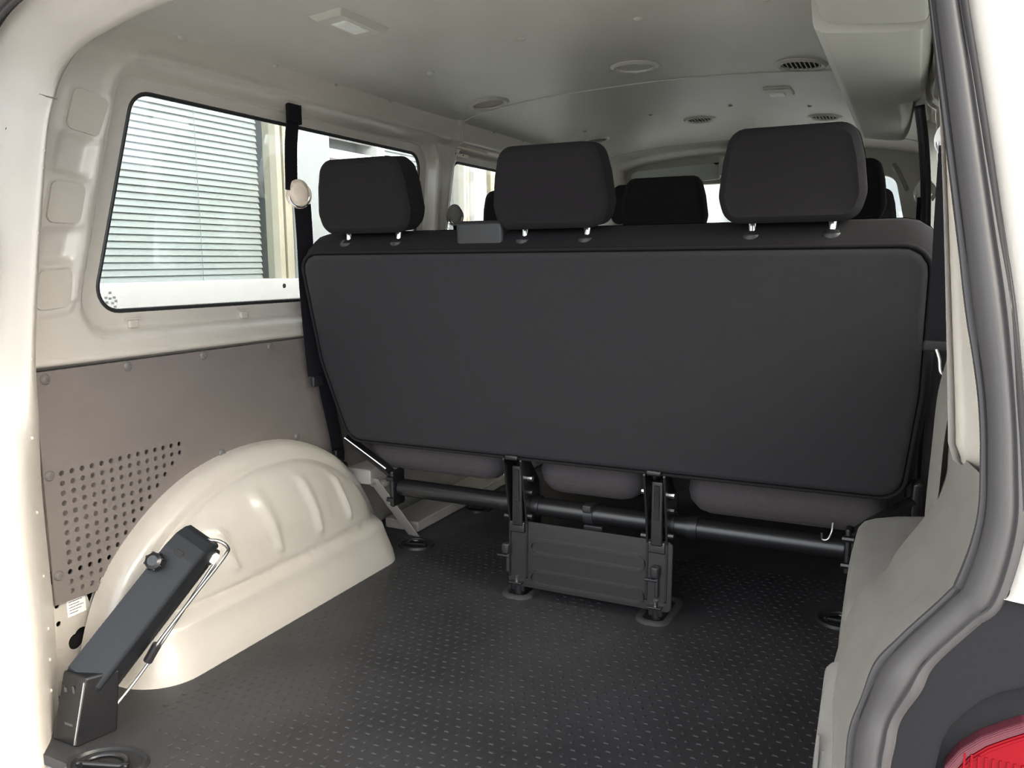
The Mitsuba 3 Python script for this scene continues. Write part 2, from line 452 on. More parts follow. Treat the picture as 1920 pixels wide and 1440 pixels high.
put('ceiling', cat(thicken(ceil_strip(1.10, 2.512, corner=0.22), (0, 0, 0.006)), thicken(ceil_strip(2.524, 3.84), (0, 0, 0.006)), thicken(ceil_strip(3.852, 4.6), (0, 0, 0.006))), 'm_board', smooth=35)
struct('ceiling', 'pale grey arched ceiling boards')
for y in (2.518, 3.846):
    P = cu.copy(); path = np.stack([P[:, 0], np.full(len(P), y), P[:, 1] - 0.001], 1)
    k = put('ceiling__joint_strip', sweep(path, [(-0.011, 0.004), (-0.008, -0.002), (0.008, -0.002), (0.011, 0.004)], [0, 1, 0]), 'm_board', smooth=30)
rf = cu.copy(); rf = np.vstack([[-0.805, 1.30], [-0.795, 1.37], rf[3:-3] + [0, 0.03], [0.795, 1.37], [0.805, 1.30]])
ys = np.linspace(0.95, 4.7, 3)
put('roof_shell', grid_mesh(np.stack([np.stack([rf[:, 0], np.full(len(rf), y), rf[:, 1]], 1) for y in ys])), 'm_cream', smooth=True)
struct('roof_shell', 'outer roof skin of the van')
# rolled strips between ceiling board and roof rail, their reflection painted in as white
for (a, b) in ((1.74, 2.16), (2.58, 3.3)):
    put('ceiling__edge_strip', sweep(np.array([[-0.741, y, 1.311] for y in np.linspace(a, b, 8)]), [(-0.010, -0.004), (0.008, -0.004), (0.008, 0.004), (-0.010, 0.006)], [0, 0, 1]), 'm_white', smooth=30)


def cz(x): return ceil_z(x)


def onceil(px_x, y): return np.array([px_x, y, ceil_z(px_x)])


def place_ceil(mesh, x, y):
    dzdx = (ceil_z(x + 0.01) - ceil_z(x - 0.01)) / 0.02
    zax = np.array([dzdx, 0, -1.0]); zax /= np.linalg.norm(zax)          # pointing down into the room
    yax = np.array([0, 1.0, 0]); xax = np.cross(yax, zax)
    return moved(mesh, frame_of(xax, yax, zax, onceil(x, y)))


# dome lamp
lx, ly = -0.443, 1.540
t = newthing('ceiling_lamp', 'rectangular interior lamp with ribbed lens on the ceiling near the tailgate', 'lamp')
fr = m3.Manifold.batch_hull([m3.Manifold.sphere(0.006, 10).translate([a * 0.030, b * 0.074, 0.005]) for a in (-1, 1) for b in (-1, 1)] + [m3.Manifold.cylinder(0.002, 0.006, 0.006, 10).translate([a * 0.038, b * 0.083, -0.001]) for a in (-1, 1) for b in (-1, 1)])
put('ceiling_lamp__frame', place_ceil(tm(fr), lx, ly), 'm_lamp_case'); lab('ceiling_lamp__frame', 'beige plastic frame')
rib = cat(rbox(0.040, 0.090, 0.006, 0.003, 8, (0, 0, 0.0095)), *[rbox(0.004, 0.078, 0.003, 0.0014, 6, (-0.0145 + 0.00725 * i, 0, 0.0125)) for i in range(5)])
put('ceiling_lamp__lens', place_ceil(rib, lx, ly), 'm_lamp_lens'); lab('ceiling_lamp__lens', 'clear ribbed lens')
t = newthing('ceiling_lamp', 'small square interior lamp with white lens set in the middle ceiling board', 'lamp')
put(t + '__frame', place_ceil(rbox(0.085, 0.115, 0.014, 0.006), 0.285, 2.79), 'm_lamp_case')
put(t + '__lens', place_ceil(rbox(0.050, 0.052, 0.010, 0.003, 8, (0.008, 0.024, 0.006)), 0.285, 2.79), 'm_white'); lab(t + '__lens', 'white square lens')


# vents
def vent(x, y, r, label, group, slats=7, closed=False, plain=False):
    t = newthing('ceiling_outlet' if plain else 'ceiling_vent', label, 'round cap' if plain else 'air vent', group)
    ring = lathe([(r * 0.74, 0.0005), (r * 0.76, 0.006), (r * 0.88, 0.008), (r, 0.002), (r, -0.002), (r * 0.74, -0.002)], 36)
    put(t + '__ring', place_ceil(ring, x, y), 'm_lamp_case')
    disc = lathe([(0, 0.0012), (r * 0.76, 0.0012), (r * 0.76, -0.001), (0, -0.001)], 36)
    if plain:
        put(t + '__disc', place_ceil(disc, x, y), 'm_board' if not closed else 'm_brown')
        return
    put(t + '__recess', place_ceil(disc, x, y), 'm_hole'); lab(t + '__recess', 'dark vent opening')
    rr = r * 0.76
    for i in range(slats):
        u = (-1 + 2 * (i + 0.5) / slats) * rr
        L = 2 * math.sqrt(max(rr * rr - u * u, 1e-6)) * 0.98
        s = trimesh.creation.box((0.0032, L, 0.0022)); s.apply_transform(trimesh.transformations.rotation_matrix(0.3, [0, 1, 0])); s.apply_translation((u, 0, 0.0035))
        put(t + '__slat', place_ceil(s, x, y), 'm_grille', smooth=False)


VG = 'round slatted air vents in the ceiling'
vent(-0.565, 2.43, 0.068, 'oval looking round ceiling opening with brown inside, left of the first joint', None, plain=True, closed=True)
vent(-0.035, 2.30, 0.068, 'closed round cap in the middle of the ceiling before the first joint', None, plain=True)
vent(0.395, 2.42, 0.070, 'slatted round air vent beside the overhead duct before the first joint', VG, 9)
vent(-0.545, 3.37, 0.062, 'slatted round air vent on the left of the second ceiling board above the middle headrest', VG, 9)
vent(-0.072, 3.24, 0.062, 'slatted round air vent in the middle of the second ceiling board', VG, 8)
vent(0.372, 3.33, 0.062, 'slatted round air vent beside the duct on the second ceiling board above the right headrest', VG, 8)

# ceiling screws and buttons
for i, (x, y, big) in enumerate(((-0.716, 1.315, 1), (-0.716, 1.60, 1), (-0.52, 2.00, 1), (-0.19, 1.885, 1), (0.112, 1.86, 1), (0.40, 1.80, 1), (-0.716, 2.75, 0), (-0.716, 3.0, 0), (-0.51, 3.15, 0), (-0.205, 3.03, 0), (0.09, 3.01, 0), (0.345, 3.09, 0), (-0.716, 1.83, 0), (-0.716, 2.08, 0))):
    r = 0.011 if big else 0.008
    put('ceiling__screw_cap', place_ceil(lathe([(0, 0.005), (r * 0.5, 0.0045), (r, 0.001), (r, -0.001), (0, -0.001)], 14), x, y), 'm_board' if big else 'm_grille')

# ---------------------------------------------------------------- overhead duct on the right
def duct(y0, y1, xi, xo, zt, zb, n=14, drop=0.0):
    def profile(xo):
        return catmull([(xi + 0.02, ceil_z(xi) + 0.01), (xi - 0.004, ceil_z(xi) - 0.02), (xi, zb + 0.022), (xi + 0.012, zb + 0.006), (xi + 0.035, zb), (xo - 0.02, zb - 0.012 - drop), (xo, zb - 0.002 - drop), (xo + 0.012, zb + 0.03), (xo + 0.02, zt)], 4)

    ys = np.concatenate([[y0], np.linspace(y0 + 0.004, y1 - 0.03, n), y1 - 0.03 + 0.03 * np.sin(np.linspace(0.2, 1, 5) * np.pi / 2)])
    G = []
    for y in ys:
        prof = profile(xo(y) if callable(xo) else xo)
        e = 1 - np.clip((y1 - y) / 0.03, 0, 1)
        c = np.array([prof[:, 0].mean(), zt]); s = 1 - 0.12 * e ** 2
        P = c + (prof - c) * s
        G.append(np.stack([P[:, 0], np.full(len(P), y), P[:, 1]], 1))
    G = np.array(G)
    m = grid_mesh(G)
    ends = []
    for g in (G[0], G[-1]):
        cc = g.mean(0); k = len(g); i = np.arange(k)
        ends.append(trimesh.Trimesh(np.vstack([g, cc]), np.stack([i, (i + 1) % k, i * 0 + k], 1), process=False))
    m = cat(m, *ends); m.merge_vertices(); return m


t = newthing('overhead_duct', 'long pale grey air duct running along the right edge of the ceiling', 'air duct')
put('overhead_duct__rear_cover', duct(1.06, 1.60, 0.528, 0.700, 1.36, 1.273), 'm_duct', smooth=40)
put('overhead_duct__body', duct(1.608, 3.05, 0.514, lambda y: 0.694 - 0.040 * float(sstep(2.29, 2.34, y)), 1.36, 1.267, n=44), 'm_duct', smooth=40)

# ---------------------------------------------------------------- floor
fl = Polygon([(-0.655, 0.842), (0.655, 0.842), (0.80, 0.95), (0.80, 4.5), (-0.91, 4.5), (-0.91, 0.95), (-0.745, 0.915)])
put('floor', ext(fl, 0.02, frame_of([1, 0, 0], [0, 1, 0], [0, 0, 1], (0, 0, -0.02))), 'm_rubber', smooth=20)
struct('floor', 'black rubber load floor with small raised studs')
st = []
tile = []
for (ang) in (0, 1):
    sx, sy = (0.0105, 0.0036) if ang == 0 else (0.0105, 0.0036)
avoid = [(-0.535, 0.875, 0.10), (0.17, 1.91, 0.13), (-0.19, 1.92, 0.12), (-0.64, 2.06, 0.075), (0.57, 2.07, 0.08), (-0.64, 0.90, 0.09)]
V0 = np.array([(-1, -1, 0), (1, -1, 0), (1, 1, 0), (-1, 1, 0), (-0.6, -0.5, 1), (0.6, -0.5, 1), (0.6, 0.5, 1), (-0.6, 0.5, 1)], float)
F0 = np.array([(4, 5, 6), (4, 6, 7), (0, 1, 5), (0, 5, 4), (1, 2, 6), (1, 6, 5), (2, 3, 7), (2, 7, 6), (3, 0, 4), (3, 4, 7)])
VV, FF, n = [], [], 0
pitch = 0.0236
for i in range(-32, 32):
    for j in range(0, 62):
        x, y = i * pitch + (pitch / 2 if j % 2 else 0), 0.87 + j * pitch * 0.98
        if abs(x) > 0.66 or y > 2.30: continue
        if x < -0.60 and 0.93 < y < 2.02: continue
        if x < -0.55 and y < 1.03: continue
        if any((x - a) ** 2 + (y - b) ** 2 < r * r for a, b, r in avoid): continue
        if x * x * 0 + (x + 0.70) ** 2 + (y - 0.83) ** 2 < 0.02: continue
        a = 0.0 if (i + j) % 2 else math.pi / 2
        c, s = math.cos(a), math.sin(a)
        p = V0 * [0.0058, 0.0032, 0.0015]
        VV.append(np.stack([p[:, 0] * c - p[:, 1] * s + x, p[:, 0] * s + p[:, 1] * c + y, p[:, 2] + 0.0002], 1)); FF.append(F0 + n); n += 8
put('floor__stud', trimesh.Trimesh(np.vstack(VV), np.vstack(FF), process=False), 'm_stud', smooth=False)
lab('floor__stud', 'small raised oblong anti-slip studs', kind='stuff')


def lash_ring(x, y, rx, ry, rot, label, group=None):
    t = newthing('lashing_ring', label, 'lashing ring', group)
    R = frame_of([math.cos(rot), math.sin(rot), 0], [-math.sin(rot), math.cos(rot), 0], [0, 0, 1], (x, y, 0.0))
    rim = lathe([(0.80, 0.001), (0.84, 0.006), (0.93, 0.007), (1.0, 0.0005), (1.0, -0.002), (0.80, -0.002)], 40); rim.apply_scale([rx, ry, 1])
    put(t + '__rim', moved(rim, R), 'm_blackplastic'); lab(t + '__rim', 'raised dark grey oval rim')
    bowl = lathe([(0, 0.0008), (0.82, 0.0012), (0.82, -0.002), (0, -0.002)], 40); bowl.apply_scale([rx, ry, 1])
    put(t + '__bowl', moved(bowl, R), 'm_hole')
    a = np.linspace(-0.2, math.pi + 0.2, 14)
    arc = np.stack([0.52 * rx * np.cos(a), 0.62 * ry * np.sin(a) - 0.25 * ry, np.full(14, 0.007)], 1)
    put(t + '__ring', moved(sweep(arc, circ(0.0045, 8), [0, 0, 1]), R), 'm_blackmetal'); lab(t + '__ring', 'folded glossy black metal loop')
    put(t + '__bar', moved(cyl((-0.62 * rx, -0.25 * ry, 0.007), (0.62 * rx, -0.25 * ry, 0.007), 0.005, 10), R), 'm_blackmetal')


lash_ring(-0.525, 0.872, 0.075, 0.050, 0.35, 'oval tie-down ring in the floor at the tailgate sill beside the jack foot')
lash_ring(-0.642, 2.060, 0.058, 0.052, 0.2, 'round tie-down ring in the floor in front of the left wheel arch')
lash_ring(-0.645, 2.47, 0.050, 0.050, 0.0, 'round tie-down ring in the floor in the shadow under the bench')
lash_ring(0.590, 2.035, 0.055, 0.055, 0.0, 'round tie-down ring in the floor beside the right trim')

# ---------------------------------------------------------------- rear opening frame
FOLD = [(-0.655, 0.845, -0.03), (-0.660, 0.845, 0.057), (-0.668, 0.859, 0.216), (-0.70, 0.879, 0.433), (-0.735, 0.904, 0.535), (-0.758, 0.924, 0.597), (-0.762, 0.939, 0.68), (-0.748, 0.951, 0.811), (-0.731, 0.967, 0.964), (-0.715, 0.983, 1.097),
        (-0.706, 0.994, 1.154), (-0.688, 1.007, 1.209), (-0.640, 1.018, 1.247), (-0.57, 1.022, 1.269), (-0.45, 1.030, 1.296), (-0.25, 1.035, 1.315), (0.0, 1.037, 1.322)]
FOLD = np.array(FOLD)
full = np.vstack([FOLD, FOLD[-2::-1] * [-1, 1, 1]])
fold = catmull(full, 5)
behind_trim = ((fold[:, 0] > 0) * sstep(0.675, 0.61, fold[:, 2]))[:, None] * np.array([0.03, 0.075, 0.0])     # on the right the plastic trim covers it
fold = fold + behind_trim
cen = np.array([0, 0, 0.66])
# outward direction of the loop in the x-z plane
tang = np.gradient(fold, axis=0); outw = np.stack([-tang[:, 2], np.zeros(len(fold)), tang[:, 0]], 1); outw /= np.linalg.norm(outw, axis=1, keepdims=True)
if (outw[len(outw) // 2] @ [0, 0, 1]) < 0: outw = -outw
SH = np.array([(-0.748, 0.938, -0.03), (-0.748, 0.941, 0.06), (-0.748, 0.947, 0.216), (-0.748, 0.946, 0.433), (-0.748, 0.950, 0.535), (-0.748, 0.954, 0.597), (-0.744, 0.954, 0.68), (-0.734, 0.963, 0.811), (-0.721, 0.978, 0.964), (-0.707, 0.992, 1.097),
               (-0.700, 1.004, 1.158), (-0.692, 1.030, 1.225), (-0.660, 1.070, 1.290), (-0.60, 1.10, 1.325), (-0.45, 1.105, 1.355), (-0.25, 1.11, 1.375), (0.0, 1.11, 1.382)])
sharp = catmull(np.vstack([SH, SH[-2::-1] * [-1, 1, 1]]), 5) + behind_trim * 1.2
away = np.stack([np.sign(sharp[:, 0]) * np.where(np.abs(sharp[:, 0]) > 0.68, 0.095, 0.02), np.full(len(sharp), 0.040), np.where(np.abs(sharp[:, 0]) > 0.68, 0.0, 0.05)], 1)
mid_f = fold * 0.75 + sharp * 0.25 + np.array([0, 0.003, 0])
L2, L3 = fold, fold + outw * 0.006 + np.array([0, -0.014, 0])
lf = (fold[:, :1] < -0.02).astype(float)
up_ = sstep(0.85, 1.05, fold[:, 2])[:, None] * lf
L4 = fold + outw * 0.022 + np.array([0, -0.040, 0.0]) + lf * np.array([0, -0.012, 0]) + up_ * np.array([-0.008, -0.030, 0.010])
L5 = fold + outw * 0.032 + np.array([0, -0.016, 0.0]) + lf * (outw * 0.012 + np.array([0, -0.050, 0])) + up_ * np.array([-0.012, -0.030, 0.012])
L6 = fold + outw * 0.034 + np.array([0, -0.010, 0.0]) + lf * (outw * 0.075 + np.array([0, -0.080, 0])) + up_ * np.array([-0.012, -0.030, 0.012])
put('trim_1', grid_mesh(np.stack([sharp + away, sharp, mid_f, L2, L3, L4, L5, L6])), 'm_cream', smooth=40)
struct('trim_1', 'cream painted metal frame around the tailgate opening')
# holes and seam on the left door jamb
put('trim_1__seam', rod([(-0.698, 1.010, 1.166), (-0.7035, 0.9955, 1.168), (-0.712, 0.978, 1.172), (-0.738, 0.915, 1.180)], 0.0013, 6), 'm_screw')
for z in (1.075, 1.045, 0.93, 0.865, 0.80, 0.70, 0.555, 0.42, 0.30, 0.20, 0.14, 0.08):
    q = 0.45 * np.array([np.interp(z, FOLD[:10, 2], FOLD[:10, k]) for k in range(3)]) + 0.55 * np.array([np.interp(z, SH[:10, 2], SH[:10, k]) for k in range(3)])
    put('trim_1__rivet', lathe([(0, 0.0008), (0.0018, 0.0006), (0.0030, 0.0), (0.0030, -0.004), (0, -0.004)], 12, (0.75, -0.65, 0.05), q + np.array([0.0, 0.002, 0.0])), 'm_cream_matte')
for (x, y, z) in ((-0.740, 0.935, 1.108), (-0.760, 0.915, 0.985)):
    put('trim_1__hole', lathe([(0, 0.0), (0.0045, 0.0), (0.0045, -0.003), (0, -0.003)], 12, (0.6, -0.75, 0.1), (x + 0.004, y - 0.004, z)), 'm_hole', smooth=False)


# ---------------------------------------------------------------- rubber seal around the opening (right side in view, runs on over the top and the left)
SI = [(0.668, 0.84, -0.05), (0.668, 0.84, 0.10), (0.668, 0.845, 0.24), (0.67, 0.85, 0.349), (0.672, 0.853, 0.384), (0.679, 0.857, 0.417), (0.69, 0.86, 0.45), (0.709, 0.864, 0.49), (0.743, 0.869, 0.536), (0.755, 0.87, 0.554), (0.771, 0.876, 0.61), (0.771, 0.882, 0.668), (0.765, 0.889, 0.737), (0.751, 0.896, 0.813), (0.738, 0.904, 0.889), (0.725, 0.912, 0.966), (0.712, 0.919, 1.042), (0.70, 0.927, 1.119), (0.687, 0.935, 1.19), (0.65, 0.945, 1.25), (0.57, 0.95, 1.288), (0.40, 0.955, 1.325), (0.0, 0.957, 1.345)]
SO = [(0.703, 0.83, -0.05), (0.703, 0.83, 0.10), (0.704, 0.833, 0.25), (0.705, 0.837, 0.367), (0.708, 0.84, 0.404), (0.714, 0.843, 0.43), (0.73, 0.847, 0.471), (0.745, 0.85, 0.493), (0.778, 0.854, 0.535), (0.795, 0.857, 0.562), (0.805, 0.863, 0.628), (0.803, 0.868, 0.683), (0.796, 0.875, 0.75), (0.783, 0.883, 0.835), (0.770, 0.891, 0.905), (0.757, 0.897, 0.975), (0.743, 0.905, 1.045), (0.728, 0.912, 1.12), (0.718, 0.92, 1.20), (0.68, 0.93, 1.275), (0.59, 0.935, 1.32), (0.41, 0.94, 1.357), (0.0, 0.942, 1.378)]
SI, SO = np.array(SI), np.array(SO)
def left_half(q):                                    # on the left the seal lies further out and further back below the belt line
    q = q[-2::-1] * [-1, 1, 1]
    k = sstep(0.75, 0.55, q[:, 2])[:, None]
    k2 = sstep(0.85, 1.05, q[:, 2])[:, None] * sstep(0.05, 0.30, -q[:, :1])
    return q + k * np.stack([-np.clip(0.80 + q[:, 0], 0, 1) * 0.8, np.full(len(q), -0.035), np.zeros(len(q))], 1) + k2 * np.array([-0.012, -0.045, 0.014])


both = [catmull(np.vstack([q, left_half(q)]), 6) for q in (SI, SO)]
sp = 0.5 * (both[0] + both[1])
s_w = np.linalg.norm(both[1] - both[0], axis=1)
prof = [(-0.019, 0.004), (-0.021, -0.006), (-0.017, -0.013), (-0.012, -0.009), (-0.009, -0.014), (0.002, -0.019), (0.012, -0.016), (0.016, -0.009), (0.020, -0.011), (0.024, -0.004), (0.022, 0.006), (0.0, 0.010)]
t = newthing('door_seal', 'thick grey rubber weather seal running around the tailgate opening', 'rubber seal')
seal = sweep(sp, catmull(prof + prof[:1], 3)[:-1], both[1] - both[0], scale=s_w / 0.045)
put('door_seal__profile', seal, 'm_seal', smooth=50)
for (kk, w_, r_) in ((0, 0.10, 0.0055), (1, 0.92, 0.0045)):
    lip = both[0] + (both[1] - both[0]) * w_ + np.array([0, -0.004, 0])
    put('door_seal__lip', sweep(lip, circ(r_, 8), both[1] - both[0]), 'm_seal_dark', smooth=True)

# ---------------------------------------------------------------- right lower trim of the opening (grey plastic) and wheel arch cover
D_ = [(0.771, 0.896, 0.664), (0.772, 0.894, 0.636), (0.772, 0.891, 0.606), (0.766, 0.887, 0.575), (0.756, 0.885, 0.549), (0.744, 0.883, 0.531), (0.71, 0.878, 0.483), (0.689, 0.874, 0.443), (0.679, 0.871, 0.409), (0.671, 0.868, 0.376), (0.67, 0.864, 0.341), (0.666, 0.858, 0.15), (0.666, 0.855, 0.0)]
C_ = [(0.757, 0.984, 0.663), (0.760, 0.982, 0.628), (0.761, 0.98, 0.601), (0.755, 0.976, 0.561), (0.736, 0.972, 0.516), (0.716, 0.969, 0.492), (0.69, 0.966, 0.46), (0.668, 0.961, 0.409), (0.657, 0.958, 0.378), (0.652, 0.955, 0.345), (0.648, 0.948, 0.284), (0.645, 0.94, 0.15), (0.645, 0.935, 0.0)]
B_ = [(0.752, 1.114, 0.662), (0.752, 1.112, 0.632), (0.751, 1.111, 0.605), (0.737, 1.106, 0.564), (0.704, 1.101, 0.508), (0.691, 1.098, 0.479), (0.668, 1.095, 0.455), (0.650, 1.075, 0.417), (0.643, 1.06, 0.384), (0.638, 1.05, 0.356), (0.634, 1.03, 0.306), (0.632, 1.01, 0.15), (0.632, 1.00, 0.0)]
n_ = 5
Cs, Ds, Bs = catmull(C_, n_), catmull(D_, n_), catmull(B_, n_)
E_ = Bs + np.array([0.004, 0.045, -0.035])
mid = 0.5 * (Cs + Bs) + np.array([0.0, -0.012, 0.004])
cf = Cs + (Ds - Cs) * 0.12 + np.array([0, -0.003, 0])
dd = Ds + np.array([0.026, -0.018, -0.014])
t = newthing('tailgate_pillar_trim', 'grey plastic trim curving down the right side of the tailgate opening', 'trim panel')
put('tailgate_pillar_trim__panel', grid_mesh(np.stack([E_, Bs, mid, Cs, cf, Ds, dd])), 'm_trim', smooth=50)
# lower ribbed foot of the trim
foot = [(0.632, 1.04, 0.0), (0.629, 1.04, 0.20), (0.629, 1.035, 0.340), (0.636, 1.03, 0.372), (0.655, 1.02, 0.385)]
foot2 = [(0.630, 0.925, 0.0), (0.628, 0.925, 0.20), (0.629, 0.955, 0.300), (0.636, 1.00, 0.352), (0.650, 1.01, 0.378)]
foot3 = [(0.662, 0.920, 0.0), (0.660, 0.920, 0.20), (0.660, 0.945, 0.300), (0.662, 0.985, 0.348), (0.668, 1.00, 0.370)]
put('tailgate_pillar_trim__foot', grid_mesh(np.stack([catmull(foot, 6), catmull(foot2, 6), catmull(foot3, 6)])), 'm_trim', smooth=40)
for k in range(4):
    a = np.array([0.6325 + 0.007 * k, 0.9225 - 0.0, 0.05]); b = np.array([0.6325 + 0.006 * k, 0.955 - 0.002 * k, 0.318 - 0.018 * k])
    m_ = np.array([0.632 + 0.007 * k, 0.9205, 0.20])
    put('tailgate_pillar_trim__rib', rod([a, m_, b], 0.0022, 6), 'm_trim')
t = newthing('wheel_arch_cover', 'grey plastic cover over the right wheel arch behind the pillar trim', 'wheel arch cover')
prof_y = [(1.02, 0.20), (1.10, 0.30), (1.20, 0.355), (1.235, 0.385), (1.33, 0.412), (1.45, 0.408), (1.60, 0.392), (1.72, 0.350), (1.80, 0.270), (1.85, 0.12), (1.86, 0.0)]
py = catmull(prof_y, 5)
cols = []
for (x, dz, k) in ((0.640, -1.0, 1), (0.634, -0.06, 0), (0.637, -0.016, 0), (0.646, -0.004, 0), (0.665, 0.004, 0), (0.70, 0.012, 0), (0.745, 0.018, 0), (0.80, 0.02, 0)):
    z = np.maximum(py[:, 1] + dz, 0.0) if not k else py[:, 1] * 0
    cols.append(np.stack([np.full(len(py), x), py[:, 0], z], 1))
put('wheel_arch_cover__shell', grid_mesh(np.stack(cols)), 'm_trim', smooth=40)
# grey lining along the right side wall up to the window ledge
lin = np.array([(0.790, 0.775), (0.772, 0.765), (0.757, 0.742), (0.748, 0.705), (0.743, 0.665), (0.741, 0.60), (0.738, 0.50), (0.738, 0.36), (0.738, 0.0)])
lin = catmull(lin, 4)
G = []
for y, sh in ((1.10, 0.004), (1.20, 0.0), (1.34, 0.0), (1.36, 0.004), (1.375, 0.018), (1.38, 0.05)):
    G.append(np.stack([lin[:, 0] + sh, np.full(len(lin), y), lin[:, 1] - sh * 0.8], 1))
t = newthing('side_lining', 'rounded grey plastic lining on the right wall between the pillar and the bench', 'side lining')
put('side_lining__panel', grid_mesh(np.stack(G)), 'm_trim', smooth=50)

# ---------------------------------------------------------------- outside body at the right rear corner: pillar skin, bumper corner, tail lamp
so_pts = SO[8:21] + np.array([0.0, 0.004, 0.0])
so_pts[0] = (0.786, 0.859, 0.556)
s1 = catmull(so_pts, 5)
s0 = s1 + np.array([-0.02, 0.02, 0.0])
cols = [s0, s1 + np.array([-0.002, 0.003, 0])]
for dx, dy in ((0.008, -0.008), (0.022, -0.012), (0.05, -0.008), (0.085, 0.012), (0.105, 0.04), (0.12, 0.09), (0.125, 0.30)):
    q = s1.copy(); q[:, 0] += dx + np.clip(0.6 * (0.90 - q[:, 2]), -0.0, 0.0); q[:, 1] += dy; cols.append(q)
put('wall_rear_right', grid_mesh(np.stack(cols)), 'm_cream', smooth=60)
struct('wall_rear_right', 'cream painted outer skin of the right rear pillar')

put('wall_rear_left', grid_mesh(np.stack(cols) * [-1, 1, 1] + [-0.02, -0.05, 0.0]), 'm_cream', smooth=60)
struct('wall_rear_left', 'cream painted outer skin of the left rear pillar')
put('trim_2', box6(-0.66, 0.66, 0.70, 0.846, -0.16, -0.021, 0.01), 'm_cream')
struct('trim_2', 'painted sill below the load floor')

bump = Polygon([(0.93, 0.571), (0.790, 0.567), (0.780, 0.558), (0.744, 0.499), (0.716, 0.451), (0.706, 0.433), (0.690, 0.398), (0.682, 0.368), (0.675, 0.30), (0.672, 0.20), (0.672, -0.05), (0.93, -0.05)])
hole = Polygon([(0.935, 0.478), (0.817, 0.473), (0.800, 0.465), (0.785, 0.454), (0.771, 0.438), (0.760, 0.423), (0.753, 0.405), (0.749, 0.377), (0.748, 0.28), (0.748, 0.05), (0.935, 0.05)])
t = newthing('rear_corner_moulding', 'black plastic corner moulding with a recessed bay around the tail lamp', 'bumper')


def tilt(mesh, y0):                               # plate in the x-z plane laid into the sloping rear plane, wrapping round the corner
    v = mesh.vertices.copy()
    x, z, h = v[:, 0], v[:, 1], v[:, 2]
    mesh.vertices = np.stack([x, y0 + 0.1 * z - h + 2.2 * np.clip(x - 0.83, 0, None) ** 1.5, z], 1)
    return mesh


def plate(poly, h, y0, r=0.004, layers=4, fine=None):
    """A plate with a rounded outer and inner edge, front at y0 - h."""
    ms = []
    m = m3.CrossSection([np.array(g.coords[:-1]) for g in [poly.exterior]] + [np.array(g.coords[:-1])[::-1] for g in poly.interiors], m3.FillRule.EvenOdd)
    parts = []
    for i in range(layers + 1):
        a = i / layers * math.pi / 2
        inset = r * (1 - math.cos(a)); top = h - r + r * math.sin(a)
        parts.append(m.offset(-inset, m3.JoinType.Round).extrude(top))
    whole = m3.Manifold.batch_boolean(parts, m3.OpType.Add)
    return tm(whole.refine_to_length(fine) if fine else whole)


put('rear_corner_moulding__panel', tilt(plate(bump.buffer(-0.004).buffer(0.004).difference(hole.buffer(-0.012).buffer(0.012)), 0.020, 0.868, 0.006, fine=0.02), 0.820), 'm_bumper', smooth=35)
put('rear_corner_moulding__bay', tilt(plate(hole.buffer(0.004), 0.006, 0.872, 0.002, fine=0.02), 0.829), 'm_bumper', smooth=35)
lamp = Polygon([(0.935, 0.445), (0.84, 0.443), (0.819, 0.438), (0.802, 0.427), (0.785, 0.415), (0.769, 0.399), (0.757, 0.379), (0.753, 0.32), (0.753, 0.08), (0.935, 0.08)]).buffer(-0.01).buffer(0.01)
t = newthing('tail_lamp', 'red tail lamp with a pinkish clear rim at the bottom right corner', 'tail lamp')
put('tail_lamp__rim', tilt(plate(lamp.difference(lamp.buffer(-0.009)), 0.018, 0.868, 0.004, fine=0.02), 0.8225), 'm_lens_edge', smooth=35); lab('tail_lamp__rim', 'translucent pink rim')
put('tail_lamp__lens', tilt(plate(lamp.buffer(-0.008), 0.017, 0.868, 0.006, fine=0.02), 0.8225), 'm_lens_red', smooth=35); lab('tail_lamp__lens', 'glossy red lens')
gr = cat(*[box6(0.772 + 0.006 * i, 0.774 + 0.006 * i, 0.10, 0.402, 0.0165, 0.0182) for i in range(14)])
v = gr.vertices.copy(); gr.vertices = np.stack([v[:, 0], v[:, 1], v[:, 2]], 1)
gr = gr.slice_plane([0, 0.398, 0], [0, -1, 0])
put('tail_lamp__lens__rib', tilt(gr, 0.8225), 'm_lens_red', smooth=False)

# ---------------------------------------------------------------- left wheel arch
out = np.array([(1.020, 0.0), (1.045, 0.11), (1.094, 0.212), (1.165, 0.287), (1.262, 0.352), (1.375, 0.394), (1.52, 0.412), (1.676, 0.396), (1.812, 0.338), (1.912, 0.255), (1.982, 0.155), (2.015, 0.07), (2.030, 0.0)])
oc = catmull(out, 8)
ctr = np.array([1.525, -0.10])


def ring_at(off, x):
    v = oc - ctr; L = np.linalg.norm(v, axis=1, keepdims=True)
    q = ctr + v / L * (L - off); q[:, 1] = np.maximum(q[:, 1], 0.0)
    return np.stack([np.full(len(q), x), q[:, 0], q[:, 1]], 1)


def ring_at_keep(off, x):
    q = ring_at(off, x); q[0, 2] = q[-1, 2] = 0.0
    return q


